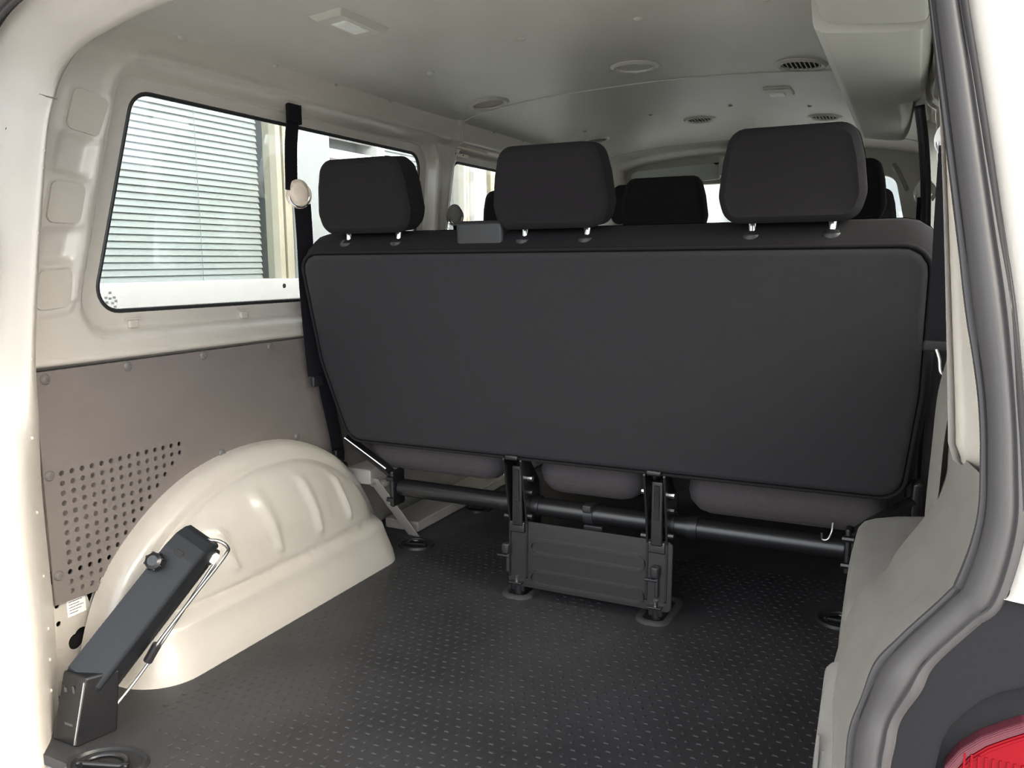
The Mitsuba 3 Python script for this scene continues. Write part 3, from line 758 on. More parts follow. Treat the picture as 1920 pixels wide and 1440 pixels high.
rings = [ring_at_keep(-0.004, -0.803), ring_at_keep(-0.002, -0.780), ring_at_keep(0.003, -0.762), ring_at_keep(0.014, -0.748), ring_at_keep(0.028, -0.742), ring_at_keep(0.040, -0.741), ring_at_keep(0.046, -0.739)]
base_q = ring_at_keep(0.046, 0)[:, 1:]
lin_poly = LineString(base_q)
for s in 1 - np.cos(np.linspace(0.05, 1, 46) * np.pi / 2) ** 1.0:
    q = base_q + (np.array([1.525, 0.0]) - base_q) * s
    y, z = q[:, 0], q[:, 1]
    d = shapely.distance(shapely.points(y, z), lin_poly)
    u = np.clip(d / 0.20, 0, 1); w = np.sqrt(1 - (1 - u) ** 2)
    u2 = np.clip(d / 0.10, 0, 1); w2 = np.sqrt(1 - (1 - u2) ** 2)
    h = 0.082 * w
    step = sstep(0.130, 0.108, z + 0.0)
    h = h * (1 - step) + step * (0.088 * w2 + 0.008)
    h -= 0.011 * np.exp(-((z - 0.133) / 0.006) ** 2) * w2
    h += 0.022 * sstep(0.10, 0.0, z) * w2
    for (y0, z0, z1) in ((1.31, 0.165, 0.285), (1.455, 0.165, 0.335), (1.61, 0.165, 0.335), (1.745, 0.165, 0.30)):
        h += 0.0115 * np.exp(-((y - y0 - 0.25 * (0.25 - z)) / 0.010) ** 2) * sstep(z0, z0 + 0.02, z) * sstep(z1 + 0.01, z1 - 0.01, z)
    h += 0.004 * sstep(1.40, 1.43, y) * sstep(1.70, 1.66, y) * sstep(0.20, 0.24, z) * sstep(0.02, 0.06, d)
    rings.append(np.stack([-0.739 + h, y, z], 1))
put('wheel_arch', grid_mesh(np.stack(rings)), 'm_cream', smooth=True)
lab('wheel_arch', 'cream painted rear wheel arch hump with pressed ribs on the left of the load floor', 'wheel arch')
put('wheel_arch__clip', cat(rbox(0.004, 0.018, 0.022, 0.002, 6, (-0.733, 1.47, 0.352)), cyl((-0.736, 1.452, 0.360), (-0.731, 1.452, 0.360), 0.003, 8)), 'm_cream_matte')

# bracket rail and sloping plate in front of the arch
t = newthing('floor_bracket', 'cream metal bracket with a sloping plate at the front of the left wheel arch', 'bracket')
put('floor_bracket__rail', box6(-0.815, -0.715, 1.93, 2.42, 0.215, 0.262, 0.006), 'm_cream')
put('floor_bracket__hole', lathe([(0, 0), (0.006, 0)], 12, (0.6, -0.3, 0.7), (-0.742, 2.0, 0.2632)), 'm_hole', smooth=False)
a, w_, n2 = orth((0.02, 0.17, -0.215), (1, -0.1, 0))
put('floor_bracket__plate', moved(rbox(0.300, 0.045, 0.004, 0.0018), frame_of(a, w_, n2, (-0.708, 2.04, 0.115))), 'm_cream')
put('floor_bracket__tab', rbox(0.05, 0.03, 0.02, 0.004, 8, (-0.722, 1.985, 0.208)), 'm_cream')
put('wall_left__lower_step', box6(-0.83, -0.70, 2.16, 4.2, 0.0, 0.035, 0.006), 'm_cream')

# ---------------------------------------------------------------- bench seat
UP = np.array([0, -0.2425, 0.9701]); REAR = np.array([0, -0.9701, -0.2425])


def resample(poly, n):
    ring_ = poly.exterior
    return np.array([ring_.interpolate(i / n, normalized=True).coords[0] for i in range(n)])


def slab(poly, layers, n=180):
    """Stacked outlines of a convex poly: layers of (depth, offset[, dz]); returns a closed mesh in (u, v, depth)."""
    P = resample(poly, n)
    if shapely.LinearRing(P).is_ccw is False: P = P[::-1]
    tn = np.roll(P, -1, 0) - np.roll(P, 1, 0); tn /= np.linalg.norm(tn, axis=1, keepdims=True)
    nn = np.stack([tn[:, 1], -tn[:, 0]], 1)
    L = []
    for lay in layers:
        dpt, off = lay[0], lay[1]
        Q = P + nn * off
        if len(lay) > 2: Q = Q + np.stack([0 * P[:, 0], lay[2] * (P[:, 1] > P[:, 1].mean())], 1)
        L.append(np.column_stack([Q, np.full(n, dpt)]))
    V = np.vstack(L + [np.append(L[0][:, :2].mean(0), L[0][0, 2])[None], np.append(L[-1][:, :2].mean(0), L[-1][0, 2])[None]])
    k = len(L); i, j = np.meshgrid(np.arange(k - 1), np.arange(n), indexing='ij'); j2 = (j + 1) % n
    q = np.stack([i * n + j, i * n + j2, (i + 1) * n + j2, (i + 1) * n + j], -1).reshape(-1, 4)
    jj = np.arange(n)
    f = np.vstack([q[:, [0, 1, 2]], q[:, [0, 2, 3]], np.stack([(jj + 1) % n, jj, jj * 0 + k * n], 1), np.stack([(k - 1) * n + jj, (k - 1) * n + (jj + 1) % n, jj * 0 + k * n + 1], 1)])
    m = trimesh.Trimesh(V, f, process=False)
    m.fix_normals()
    return m


# outline in (x, v): v measured along the leaning back from its lower edge; rear plane y + 0.25 z = 1.905
V0z = 0.376


def back_M(dy=0.0): return frame_of([1, 0, 0], UP, -REAR, (0, 1.905 - 0.25 * V0z + dy, V0z))


Hh = (0.902 - V0z) / 0.9701
back = Polygon([(-0.735, Hh), (0.737, Hh), (0.735, 0.24), (0.712, 0.0), (-0.697, 0.0), (-0.738, 0.24)]).buffer(-0.055).buffer(0.055, quad_segs=10)
t = newthing('bench_seat', 'black three seat rear bench with charcoal carpeted backrest seen from behind', 'bench seat')
B = 'bench_seat__'
shell = slab(back, [(0.006, -0.012), (0.004, -0.002), (0.012, 0.004), (0.03, 0.010, 0.006), (0.06, 0.012, 0.016), (0.09, 0.010, 0.018), (0.112, 0.0, 0.012), (0.125, -0.02, 0.0), (0.128, -0.06)])
put(B + 'backrest', moved(shell, back_M()), 'm_fabric', smooth=40); lab(B + 'backrest', 'black fabric upholstery')
put(B + 'back_panel', moved(slab(back.buffer(-0.012), [(0.004, 0.002), (-0.002, 0.001), (-0.005, -0.003), (-0.0065, -0.012)]), back_M()), 'm_back', smooth=40); lab(B + 'back_panel', 'flat charcoal back board')
pp = resample(back.buffer(-0.004), 240)
put(B + 'piping', moved(sweep(np.column_stack([pp, np.full(len(pp), 0.000)]), circ(0.0042, 8), [0, 0, 1], closed=True), back_M()), 'm_fabric', smooth=True)

hr_out = Polygon([(-0.122, 0.0), (0.122, 0.0), (0.136, 0.05), (0.128, 0.115), (0.112, 0.178), (-0.112, 0.178), (-0.128, 0.115), (-0.136, 0.05)]).buffer(-0.036).buffer(0.036, quad_segs=8)
hr_mesh = slab(hr_out, [(0.004, -0.026), (-0.001, -0.012), (0.004, -0.003), (0.012, 0.0015), (0.014, -0.001), (0.03, 0.0), (0.07, 0.0), (0.095, -0.010), (0.108, -0.03)], 120)


def headrest(pref, cx, dz=0.0, dy=0.0):
    M = frame_of([1, 0, 0], [0, -0.12, 0.993], [0, 0.993, 0.12], (cx, 1.675 + dy, 0.944 + dz))
    k = put(pref + 'headrest', moved(hr_mesh, M), 'm_fabric', smooth=45)
    for s in (-1, 1):
        x = cx + s * 0.076
        put(k + '__post', cyl((x, 1.717 + dy, 0.90), (x, 1.722 + dy, 0.99 + dz), 0.0075, 12), 'm_chrome'); lab(list(scene)[-1], 'chrome post')
    for s in (-1, 1):
        x = cx + s * 0.076
        put(pref + 'post_collar', cat(lathe([(0, 0.012), (0.013, 0.011), (0.021, 0.005), (0.023, 0.0), (0.023, -0.012), (0, -0.012)], 20, (0, -0.1, 1), (x, 1.716 + dy, 0.919))), 'm_blackplastic')
    return k


for cx in (-0.525, -0.028, 0.479): headrest(B, cx)
# white caps of the posts right above the collars
bx = m3.Manifold.batch_hull([m3.Manifold.sphere(0.010, 10).translate([a * 0.052, b * 0.022, c]) for a in (-1, 1) for b in (-1, 1) for c in (0.0, 0.042)])
put(B + 'belt_reel_cover', moved(tm(bx), None, (-0.213, 1.728, 0.915)), 'm_blackplastic'); lab(B + 'belt_reel_cover', 'black plastic belt reel cover on the backrest top')

# seat cushions seen below the backrest
for (x0, x1, zb) in ((-0.70, -0.235, 0.282), (-0.165, 0.150, 0.272), (0.225, 0.70, 0.266)):
    c = m3.Manifold.batch_hull([m3.Manifold.sphere(r, 14).translate([x, y, z]) for x in (x0 + 0.075, x1 - 0.075) for (y, z, r) in ((1.925, zb + 0.062, 0.06), (1.935, 0.40, 0.05), (2.35, 0.34, 0.05), (2.35, 0.40, 0.05))])
    c = c.refine(2)
    put(B + 'seat_cushion', tm(c), 'm_cushion', smooth=60)
# cross tube in three lengths with sleeves
put(B + 'cross_tube', cyl((-0.575, 1.885, 0.239), (0.600, 1.885, 0.236), 0.0245, 28), 'm_blackmetal'); lab(B + 'cross_tube', 'thick glossy black cross tube')
for x in (-0.235, 0.208, -0.150, 0.262):
    put(B + 'tube_sleeve', cyl((x - 0.012, 1.885, 0.238), (x + 0.012, 1.885, 0.238), 0.0285, 28), 'm_blackmetal')
put(B + 'tube_clip', cat(cyl((-0.012, 1.885, 0.238), (0.012, 1.885, 0.238), 0.0275, 24), rbox(0.024, 0.03, 0.02, 0.004, 8, (0, 1.866, 0.257))), 'm_blackplastic')
# side arms from the backrest down to the tube ends
for s, x in ((-1, -0.585), (1, 0.608)):
    a = [(x + s * 0.125, 1.815, 0.385), (x + s * 0.02, 1.862, 0.292), (x + s * 0.0, 1.872, 0.262)]
    put(B + 'side_arm', sweep(catmull(a, 5), [(-0.015, -0.005), (0.015, -0.005), (0.015, 0.005), (-0.015, 0.005)], [0, 1, 0.2]), 'm_blackmetal', smooth=30)
    put(B + 'tube_end_plate', rbox(0.014, 0.060, 0.105, 0.005, 8, (x, 1.880, 0.240)), 'm_blackmetal')
    for dz in (-0.03, 0.03):
        put(B + 'bolt', cyl((x - 0.012, 1.848, 0.24 + dz), (x + 0.012, 1.848, 0.24 + dz), 0.007, 8), 'm_blackmetal')
put(B + 'side_arm__edge', rod([(-0.708, 1.806, 0.386), (-0.604, 1.853, 0.297)], 0.0035, 8, 0), 'm_zinc'); lab(B + 'side_arm__edge', 'bright edge of the arm')
put(B + 'hook', rod([(0.552, 1.862, 0.272), (0.556, 1.850, 0.262), (0.566, 1.848, 0.264), (0.573, 1.852, 0.278), (0.575, 1.858, 0.300)], 0.0022, 8), 'm_zinc'); lab(B + 'hook', 'small bright wire hook')
# uprights (hinge brackets)
for x in (-0.183, 0.186):
    for s in (-1, 1):
        q = Polygon([(1.800, 0.382), (1.845, 0.382), (1.915, 0.30), (1.925, 0.19), (1.905, 0.06), (1.835, 0.05), (1.838, 0.20), (1.826, 0.27)]).buffer(-0.008).buffer(0.008)
        put(B + 'upright_cheek', ext(q, 0.005, frame_of([0, 1, 0], [0, 0, 1], [1, 0, 0], (x + s * 0.024 - 0.0025, 0, 0))), 'm_blackmetal', smooth=25)
    yk = put(B + 'hinge_link', moved(rbox(0.030, 0.010, 0.160, 0.004), None, (x, 1.836, 0.275)), 'm_blackmetal')
    put(yk + '__slot', rbox(0.014, 0.004, 0.085, 0.0018, 8, (x, 1.830, 0.303)), 'm_hole')
    put(B + 'upright_cap', rbox(0.036, 0.02, 0.014, 0.004, 8, (x, 1.806, 0.383)), 'm_blackmetal')
    for (s, dz) in ((-1, 0.325), (1, 0.322), (1, 0.285), (1, 0.222), (-1, 0.215)):
        put(B + 'bolt', cyl((x + s * 0.026, 1.843, dz), (x + s * 0.040, 1.843, dz), 0.0075, 8), 'm_zinc' if dz > 0.32 else 'm_blackmetal')
# pressed support plate
pl_poly = rrect(-0.212, 0.224, 0.030, 0.206, 0.014)
pm = frame_of([1, 0, 0], [0, 0.03, 1.0], [0, -1, 0.03], (0, 1.842, 0))
pl_m = plate(pl_poly, 0.006, 0, 0.003)
grooves = []
put(B + 'support_plate', moved(pl_m, pm), 'm_plate', smooth=30); lab(B + 'support_plate', 'pressed black steel plate with two long beads')
for zc in (0.143, 0.060):
    bead = rrect(-0.150, 0.158, zc - 0.021, zc + 0.021, 0.0205)
    rg = plate(bead.difference(bead.buffer(-0.006)), 0.0105, 0, 0.0028)
    put(B + 'support_plate__bead', moved(rg, pm @ frame_of([1, 0, 0], [0, 1, 0], [0, 0, 1], (0, 0, 0.004))), 'm_plate', smooth=30)
for x in (-0.186, 0.186):
    put(B + 'support_plate__tab', moved(rbox(0.044, 0.030, 0.010, 0.004, 8, (x, 0.190, 0.008)), pm), 'm_plate')
# release levers
for x, s in ((0.185, 1), (-0.215, -1)):
    put(B + 'release_lever', cat(moved(rbox(0.022, 0.030, 0.020, 0.006, 8, (x, 0.130, 0.014)), pm), moved(rbox(0.010, 0.050, 0.010, 0.003, 8, (x + 0.004, 0.090, 0.010)), pm), moved(rbox(0.036, 0.008, 0.012, 0.003, 8, (x - 0.010, 0.108, 0.010)), pm)), 'm_blackplastic')
put(B + 'label_plate', rbox(0.05, 0.012, 0.03, 0.003, 8, (0.01, 1.876, 0.195)), 'm_blackplastic')
# feet with clamps
for x in (-0.186, 0.186):
    put(B + 'foot', cat(rbox(0.040, 0.05, 0.036, 0.006, 8, (x, 1.862, 0.030)), cyl((x, 1.85, 0.0), (x, 1.85, 0.03), 0.015, 14), rbox(0.036, 0.034, 0.006, 0.002, 6, (x, 1.838, 0.042))), 'm_blackmetal')
    put(B + 'foot__bolt', cyl((x, 1.836, 0.044), (x, 1.834, 0.056), 0.006, 8), 'm_zinc')
for x, lb in ((-0.190, 'oval floor socket under the left foot of the rear bench'), (0.178, 'oval floor socket under the right foot of the rear bench')):
    t = newthing('floor_socket', lb, 'floor socket')
    q = rrect(-0.044, 0.044, -0.05, 0.13, 0.036)
    put(t + '__rim', moved(plate(q.difference(q.buffer(-0.018)), 0.009, 0, 0.005), frame_of([1, 0, 0], [0, 1, 0], [0, 0, 1], (x, 1.865, -0.001))), 'm_socket', smooth=35)
    put(t + '__recess', moved(plate(q.buffer(-0.016), 0.002, 0, 0.001), frame_of([1, 0, 0], [0, 1, 0], [0, 0, 1], (x, 1.865, 0.0))), 'm_hole', smooth=35)
put(B + 'side_bracket', rbox(0.02, 0.05, 0.12, 0.006, 8, (0.735, 1.83, 0.36)), 'm_blackmetal')

# ---------------------------------------------------------------- second row bench and front seats
t = newthing('bench_seat', 'black second row bench whose headrests show above the rear bench', 'bench seat')
R2 = t + '__'
put(R2 + 'backrest', moved(shell, back_M(0.93)), 'm_fabric', smooth=40)
for cx, dz in ((-0.55, -0.005), (-0.035, 0.012), (0.485, 0.035)): headrest(R2, cx, dz, 0.93)
for (x0, x1) in ((-0.70, 0.70),):
    put(R2 + 'seat_cushion', rbox(x1 - x0, 0.50, 0.14, 0.05, 10, (0, 3.08, 0.36)), 'm_fabric')
put(R2 + 'pedestal', cat(box6(-0.22, -0.16, 2.85, 3.2, 0.0, 0.30, 0.01), box6(0.16, 0.22, 2.85, 3.2, 0.0, 0.30, 0.01)), 'm_blackmetal')
for cx, nm in ((-0.46, 'black front seat with a wide headrest on the left beyond the second row'), (0.48, 'black front seat on the right beyond the second row')):
    t = newthing('front_seat', nm, 'seat')
    put(t + '__backrest', moved(rbox(0.50, 0.12, 0.66, 0.05, 10), trimesh.transformations.rotation_matrix(0.2, [1, 0, 0]), (cx, 3.82, 0.68)), 'm_fabric')
    M = frame_of([1.08, 0, 0], [0, -0.12, 0.993], [0, 0.993, 0.12], (cx, 3.74, 1.045 if cx < 0 else 0.98))
    k = put(t + '__headrest', moved(hr_mesh, M), 'm_fabric', smooth=45)
    put(t + '__headrest__post', cat(*[cyl((cx + s * 0.07, 3.80, 0.96), (cx + s * 0.07, 3.80, 1.08), 0.006, 10) for s in (-1, 1)]), 'm_chrome')
    put(t + '__seat_cushion', rbox(0.50, 0.34, 0.16, 0.05, 10, (cx, 3.94, 0.36)), 'm_fabric')
    put(t + '__pedestal', box6(cx - 0.2, cx + 0.2, 3.82, 4.08, 0.0, 0.30, 0.02), 'm_blackplastic')

# ---------------------------------------------------------------- seat belts
def d_ring(key, M, mat='m_ivory'):
    cap = m3.Manifold.batch_hull([m3.Manifold.cylinder(0.010, 0.026, 0.018, 20), m3.Manifold.cylinder(0.008, 0.024, 0.017, 20).translate([0.004, -0.016, 0])])
    plate_ = m3.Manifold.cylinder(0.005, 0.034, 0.034, 24).translate([0.0, -0.014, -0.004])
    slot = m3.Manifold.cube([0.050, 0.008, 0.04], True).translate([0, -0.036, 0])
    k = put(key + '__guide_cap', moved(tm(cap), M), mat, smooth=30); lab(k, 'rounded beige guide cap')
    k = put(key + '__guide_loop', moved(tm(plate_ - slot), M), mat, smooth=30)
    b = np.stack([0.026 * np.cos(np.linspace(math.pi, 2 * math.pi, 12)), -0.018 + 0.026 * np.sin(np.linspace(math.pi, 2 * math.pi, 12)), np.full(12, 0.004)], 1)
    put(key + '__guide_bar', moved(rod(b, 0.0028, 8, 0), M), 'm_chrome')


t = newthing('seat_belt', 'black seat belt hanging from the roof rail across the left side window', 'seat belt')
K = t
put(K + '__upper_strap', strap([(-0.742, 1.690, 1.298), (-0.736, 1.682, 1.24), (-0.734, 1.668, 1.16), (-0.733, 1.662, 1.055)], 0.042, 0.004, [0, 1, 0.0]), 'm_strap')
put(K + '__upper_cover', strap([(-0.744, 1.694, 1.305), (-0.737, 1.688, 1.26), (-0.734, 1.684, 1.225)], 0.048, 0.010, [0, 1, 0.0]), 'm_strap')
d_ring(K, frame_of([0.55, 0.83, 0.0], [0.0, 0.0, 1.0], [0.83, -0.55, 0.0], (-0.722, 1.676, 1.058)))
put(K + '__webbing', strap([(-0.720, 1.686, 1.020), (-0.734, 1.706, 0.94), (-0.757, 1.735, 0.80), (-0.768, 1.758, 0.66), (-0.772, 1.772, 0.565)], 0.046, 0.003, [0.35, 0.93, 0.05]), 'm_strap')
put(K + '__tongue', rbox(0.012, 0.045, 0.030, 0.004, 8, (-0.772, 1.778, 0.548)), 'm_blackplastic')
put(K + '__button', rbox(0.008, 0.012, 0.010, 0.003, 8, (-0.757, 1.786, 0.612)), 'm_zinc')
put(K + '__lower_webbing', strap([(-0.764, 1.790, 0.612), (-0.772, 1.812, 0.52), (-0.776, 1.848, 0.40), (-0.778, 1.868, 0.315)], 0.040, 0.003, [0.25, 0.96, 0.1]), 'm_strap')
put(K + '__anchor', cat(rbox(0.016, 0.040, 0.04, 0.005, 8, (-0.770, 1.856, 0.318)), cyl((-0.785, 1.872, 0.285), (-0.760, 1.872, 0.285), 0.012, 12)), 'm_blackmetal')
t = newthing('seat_belt', 'seat belt with guide on the pillar between the two left windows', 'seat belt')
d_ring(t, frame_of([0.55, 0.83, 0.0], [0.0, 0.0, 1.0], [0.83, -0.55, 0.0], (-0.738, 2.50, 1.045)), 'm_trim')
put(t + '__webbing', strap([(-0.735, 2.515, 1.02), (-0.738, 2.53, 0.90), (-0.742, 2.56, 0.60)], 0.044, 0.003, [0.3, 0.95, 0]), 'm_strap')
t = newthing('seat_belt', 'black seat belt hanging beside the right rear pillar next to the bench', 'seat belt')
d_ring(t, frame_of([0.9, -0.43, 0.0], [0.0, 0.0, 1.0], [-0.43, -0.9, 0.0], (0.7505, 1.625, 1.09)), 'm_white')
put(t + '__webbing', strap([(0.7505, 1.62, 1.065), (0.7505, 1.622, 1.03), (0.751, 1.63, 0.945), (0.753, 1.645, 0.82), (0.754, 1.65, 0.725)], 0.046, 0.004, [0.9, -0.2, 0]), 'm_strap')
put(t + '__tongue', rbox(0.052, 0.02, 0.020, 0.005, 8, (0.750, 1.652, 0.716)), 'm_seal_dark')
put(t + '__bracket', rod([(0.746, 1.640, 0.712), (0.752, 1.640, 0.694), (0.756, 1.640, 0.670), (0.768, 1.640, 0.666)], 0.003, 8), 'm_chrome')
t = newthing('seat_belt', 'seat belt with a small pale guide on the far right door pillar', 'seat belt')
d_ring(t, frame_of([0.8, -0.6, 0.0], [0.0, 0.0, 1.0], [-0.6, -0.8, 0.0], (0.7155, 2.55, 1.065)), 'm_lamp_case')
put(t + '__webbing', strap([(0.714, 2.54, 1.04), (0.714, 2.55, 0.90), (0.716, 2.56, 0.6)], 0.03, 0.003, [0.9, -0.2, 0]), 'm_strap')
put(K + '__roof_mount', rbox(0.02, 0.05, 0.02, 0.005, 8, (-0.752, 1.694, 1.312)), 'm_strap')

# right side: sliding door seal, pillar cover and handle
t = newthing('sliding_door_seal', 'black rubber seal of the sliding door beside the overhead duct', 'rubber seal')
put(t + '__profile', rod([(0.690, 2.40, 1.26), (0.704, 2.42, 1.18), (0.716, 2.45, 1.08), (0.724, 2.50, 0.95), (0.728, 2.52, 0.75), (0.728, 2.52, 0.2)], 0.013, 10), 'm_blackplastic', smooth=True)
t = newthing('door_pillar_cover', 'pale grey green cover on the right door pillar', 'pillar cover')
put(t + '__panel', thicken(np.stack([catmull([(0.745, y, 1.30), (0.742, y, 1.1), (0.746, y, 0.9), (0.748, y, 0.73)], 5) for y in (2.02, 2.2, 2.34)]), (0.03, 0, 0)), 'm_duct', smooth=40)
put(t + '__lower_panel', thicken(np.stack([catmull([(0.746, y, 0.73), (0.742, y, 0.5), (0.742, y, 0.1)], 5) for y in (1.93, 2.1, 2.34)]), (0.03, 0, 0)), 'm_blackplastic', smooth=40); lab(t + '__lower_panel', 'black lower panel')
put(t + '__front', thicken(np.stack([catmull([(0.700, y, 1.28), (0.712, y, 1.1), (0.722, y, 0.9), (0.722, y, 0.76)], 5) for y in (2.80, 3.0, 3.2)]), (0.04, 0, 0)), 'm_duct', smooth=40)

# ---------------------------------------------------------------- front end: windscreen frame, visor, console, mirror
fw = Polygon([(-0.90, 0.0), (0.90, 0.0), (0.90, 1.45), (-0.90, 1.45)]).difference(Polygon([(-0.68, 0.80), (0.665, 0.80), (0.655, 1.02), (0.60, 1.262), (-0.62, 1.262)]).buffer(-0.06).buffer(0.06, quad_segs=8))
put('wall_front', ext(fw, 0.04, frame_of([1, 0, 0], [0, 0, 1], [0, -1, 0], (0, 4.34, 0))), 'm_duct', smooth=30)
struct('wall_front', 'pale grey lining around the windscreen')
put('window_5', trimesh.Trimesh([(-0.72, 4.335, 0.78), (0.70, 4.335, 0.78), (0.70, 4.335, 1.29), (-0.72, 4.335, 1.29)], [(0, 1, 2), (0, 2, 3)]), 'm_glass', smooth=False)
struct('window_5', 'windscreen')
t = newthing('dashboard', 'dark dashboard below the windscreen', 'dashboard')
put(t + '__body', rbox(1.45, 0.14, 0.46, 0.06, 10, (0, 4.215, 0.60)), 'm_blackplastic')
t = newthing('sun_visor', 'pale grey sun visor folded down on the left of the windscreen', 'sun visor')
q = Polygon([(-0.650, 1.285), (-0.461, 1.250), (-0.150, 1.264), (-0.195, 1.340), (-0.587, 1.322)]).buffer(-0.02).buffer(0.02)
put(t + '__panel', moved(plate(q, 0.022, 0, 0.008), frame_of([1, 0, 0], [0, 0, 1], [0, -1, 0], (0, 4.10, 0))), 'm_visor', smooth=40)
put(t + '__arm', rod([(-0.35, 4.10, 1.325), (-0.2, 4.10, 1.337), (-0.13, 4.10, 1.345)], 0.006, 8), 'm_blackplastic')
t = newthing('overhead_console', 'small pale overhead console with a dark switch above the windscreen', 'overhead console')
put(t + '__housing', rbox(0.17, 0.16, 0.10, 0.015, 10, (-0.075, 4.08, 1.318)), 'm_lamp_case')
put(t + '__switch', rbox(0.07, 0.01, 0.05, 0.004, 8, (-0.070, 3.998, 1.318)), 'm_blackplastic'); lab(t + '__switch', 'dark switch panel')
t = newthing('rear_view_mirror', 'small pale rear view mirror under the overhead console', 'mirror')
put(t + '__housing', rbox(0.20, 0.03, 0.06, 0.012, 10, (-0.03, 4.20, 1.19)), 'm_lamp_case')
put(t + '__stalk', rod([(-0.03, 4.21, 1.21), (-0.03, 4.24, 1.25), (-0.03, 4.28, 1.28)], 0.007, 8), 'm_lamp_case')
t = newthing('grab_handle', 'grey grab handle on the right front pillar', 'grab handle')
put(t + '__grip', rod([(0.60, 3.98, 1.275), (0.615, 3.95, 1.25), (0.64, 3.95, 1.20), (0.655, 3.98, 1.17)], 0.011, 10), 'm_trim')

# ---------------------------------------------------------------- car jack
a_, w_, n_ax = orth((0.30, 0.617, 0.727), (0.90, 0.44, 0.0))
if n_ax[1] > 0: n_ax = -n_ax
JM = frame_of(a_, w_, n_ax, (-0.632, 0.917, 0.112))
# local: x along the box (0 low .. 0.315 high), y across (left -, right +), z towards the viewer
t = newthing('car_jack', 'black car jack leaning on the left wheel arch with its foot on the rubber floor', 'car jack')
J = 'car_jack__'
prof_j = [(-0.004, -0.048), (-0.004, 0.004), (0.004, 0.010), (0.270, 0.008), (0.300, 0.002), (0.318, -0.012), (0.326, -0.030), (0.322, -0.040), (0.312, -0.034), (0.296, -0.044)]
pj_ = Polygon(prof_j).buffer(-0.003).buffer(0.003)
body = plate(pj_, 0.074, 0, 0.006)
inner_cut = plate(Polygon([(-0.02, -0.06), (-0.02, 0.000), (0.30, 0.000), (0.312, -0.02), (0.305, -0.06)]), 0.060, 0, 0.002)
bm = m3.Manifold(m3.Mesh(np.asarray(body.vertices, np.float32), np.asarray(body.faces, np.uint32)))
im = m3.Manifold(m3.Mesh(np.asarray(inner_cut.vertices, np.float32), np.asarray(inner_cut.faces, np.uint32))).translate([0, 0, 0.007])
cov = tm(bm - im)
cov.apply_transform(frame_of([1, 0, 0], [0, 0, 1], [0, 1, 0], (0, -0.037, 0))); cov.fix_normals()
put(J + 'cover', moved(cov, JM), 'm_jackcover', smooth=30); lab(J + 'cover', 'dark grey plastic channel cover')
put(J + 'cover__slot', moved(rbox(0.012, 0.018, 0.003, 0.001, 6, (0.272, -0.004, 0.0075)), JM), 'm_hole')
kn = lathe([(0, 0.026), (0.010, 0.026), (0.016, 0.022), (0.017, 0.006), (0.012, 0.0), (0, 0)], 14)
put(J + 'knob', moved(moved(kn, None, (0.236, -0.026, 0.008)), JM), 'm_blackmetal', smooth=20); lab(J + 'knob', 'ribbed black knob')
put(J + 'knob__rib', moved(cat(*[rbox(0.004, 0.004, 0.016, 0.0015, 6, (0.236 + 0.017 * math.cos(q), -0.026 + 0.017 * math.sin(q), 0.022)) for q in np.arange(8) * math.pi / 4]), JM), 'm_blackmetal')
put(J + 'arm', moved(cat(rbox(0.285, 0.062, 0.020, 0.005, 8, (0.140, 0.001, -0.064)), rbox(0.27, 0.008, 0.030, 0.002, 8, (0.140, 0.028, -0.054))), JM), 'm_blackmetal'); lab(J + 'arm', 'glossy black steel arm')
put(J + 'screw_spindle', moved(cyl((0.04, 0.006, -0.026), (0.30, 0.006, -0.026), 0.008, 12), JM), 'm_blackmetal')
put(J + 'roller', moved(cyl((0.298, 0.020, -0.050), (0.298, 0.042, -0.050), 0.0115, 18), JM), 'm_white'); lab(J + 'roller', 'white round end of the spindle')
put(J + 'roller__ring', moved(lathe([(0.012, 0.0), (0.018, 0.0), (0.018, 0.012), (0.012, 0.012)], 18, (0, 1, 0), (0.298, 0.024, -0.050)), JM), 'm_blackmetal')
crank = [(0.318, 0.010, -0.024), (0.330, 0.030, -0.030), (0.330, 0.048, -0.044), (0.312, 0.050, -0.058), (0.21, 0.044, -0.070), (0.115, 0.044, -0.070), (0.096, 0.044, -0.078)]
put(J + 'crank', moved(rod(crank, 0.0036, 8), JM), 'm_zinc'); lab(J + 'crank', 'bent bright steel crank rod')
put(J + 'crank__sleeve', moved(cyl((0.108, 0.044, -0.070), (0.072, 0.044, -0.084), 0.009, 10), JM), 'm_blackplastic')
put(J + 'crank_rod', moved(rod([(0.29, 0.034, -0.078), (0.18, 0.036, -0.092), (0.06, 0.040, -0.104), (-0.01, 0.044, -0.092), (-0.06, 0.046, -0.074)], 0.0032, 8), JM), 'm_zinc')
fx, fy = -0.648, 0.905
leg = m3.Manifold.batch_hull([m3.Manifold.sphere(0.004, 8).translate(p) for p in ((-0.682, 0.885, 0.004), (-0.622, 0.885, 0.004), (-0.605, 0.95, 0.004), (-0.665, 0.95, 0.004), (-0.665, 0.905, 0.125), (-0.607, 0.905, 0.125), (-0.592, 0.955, 0.12), (-0.65, 0.955, 0.12))])
put(J + 'foot', tm(leg), 'm_blackmetal', smooth=20); lab(J + 'foot', 'glossy black steel foot with worn paint')
put(J + 'foot__edge', rod([(-0.6215, 0.880, 0.006), (-0.606, 0.899, 0.122)], 0.0025, 6, 0), 'm_zinc')
for dx, z, sx, sz in ((0.008, 0.034, 0.022, 0.006), (0.001, 0.092, 0.007, 0.010), (0.024, 0.094, 0.005, 0.014)):
    put(J + 'foot__worn_patch', box6(-0.662 + dx, -0.662 + dx + sx, 0.8805 + 0.165 * z, 0.8810 + 0.165 * z, z, z + sz), 'm_socket', smooth=False)

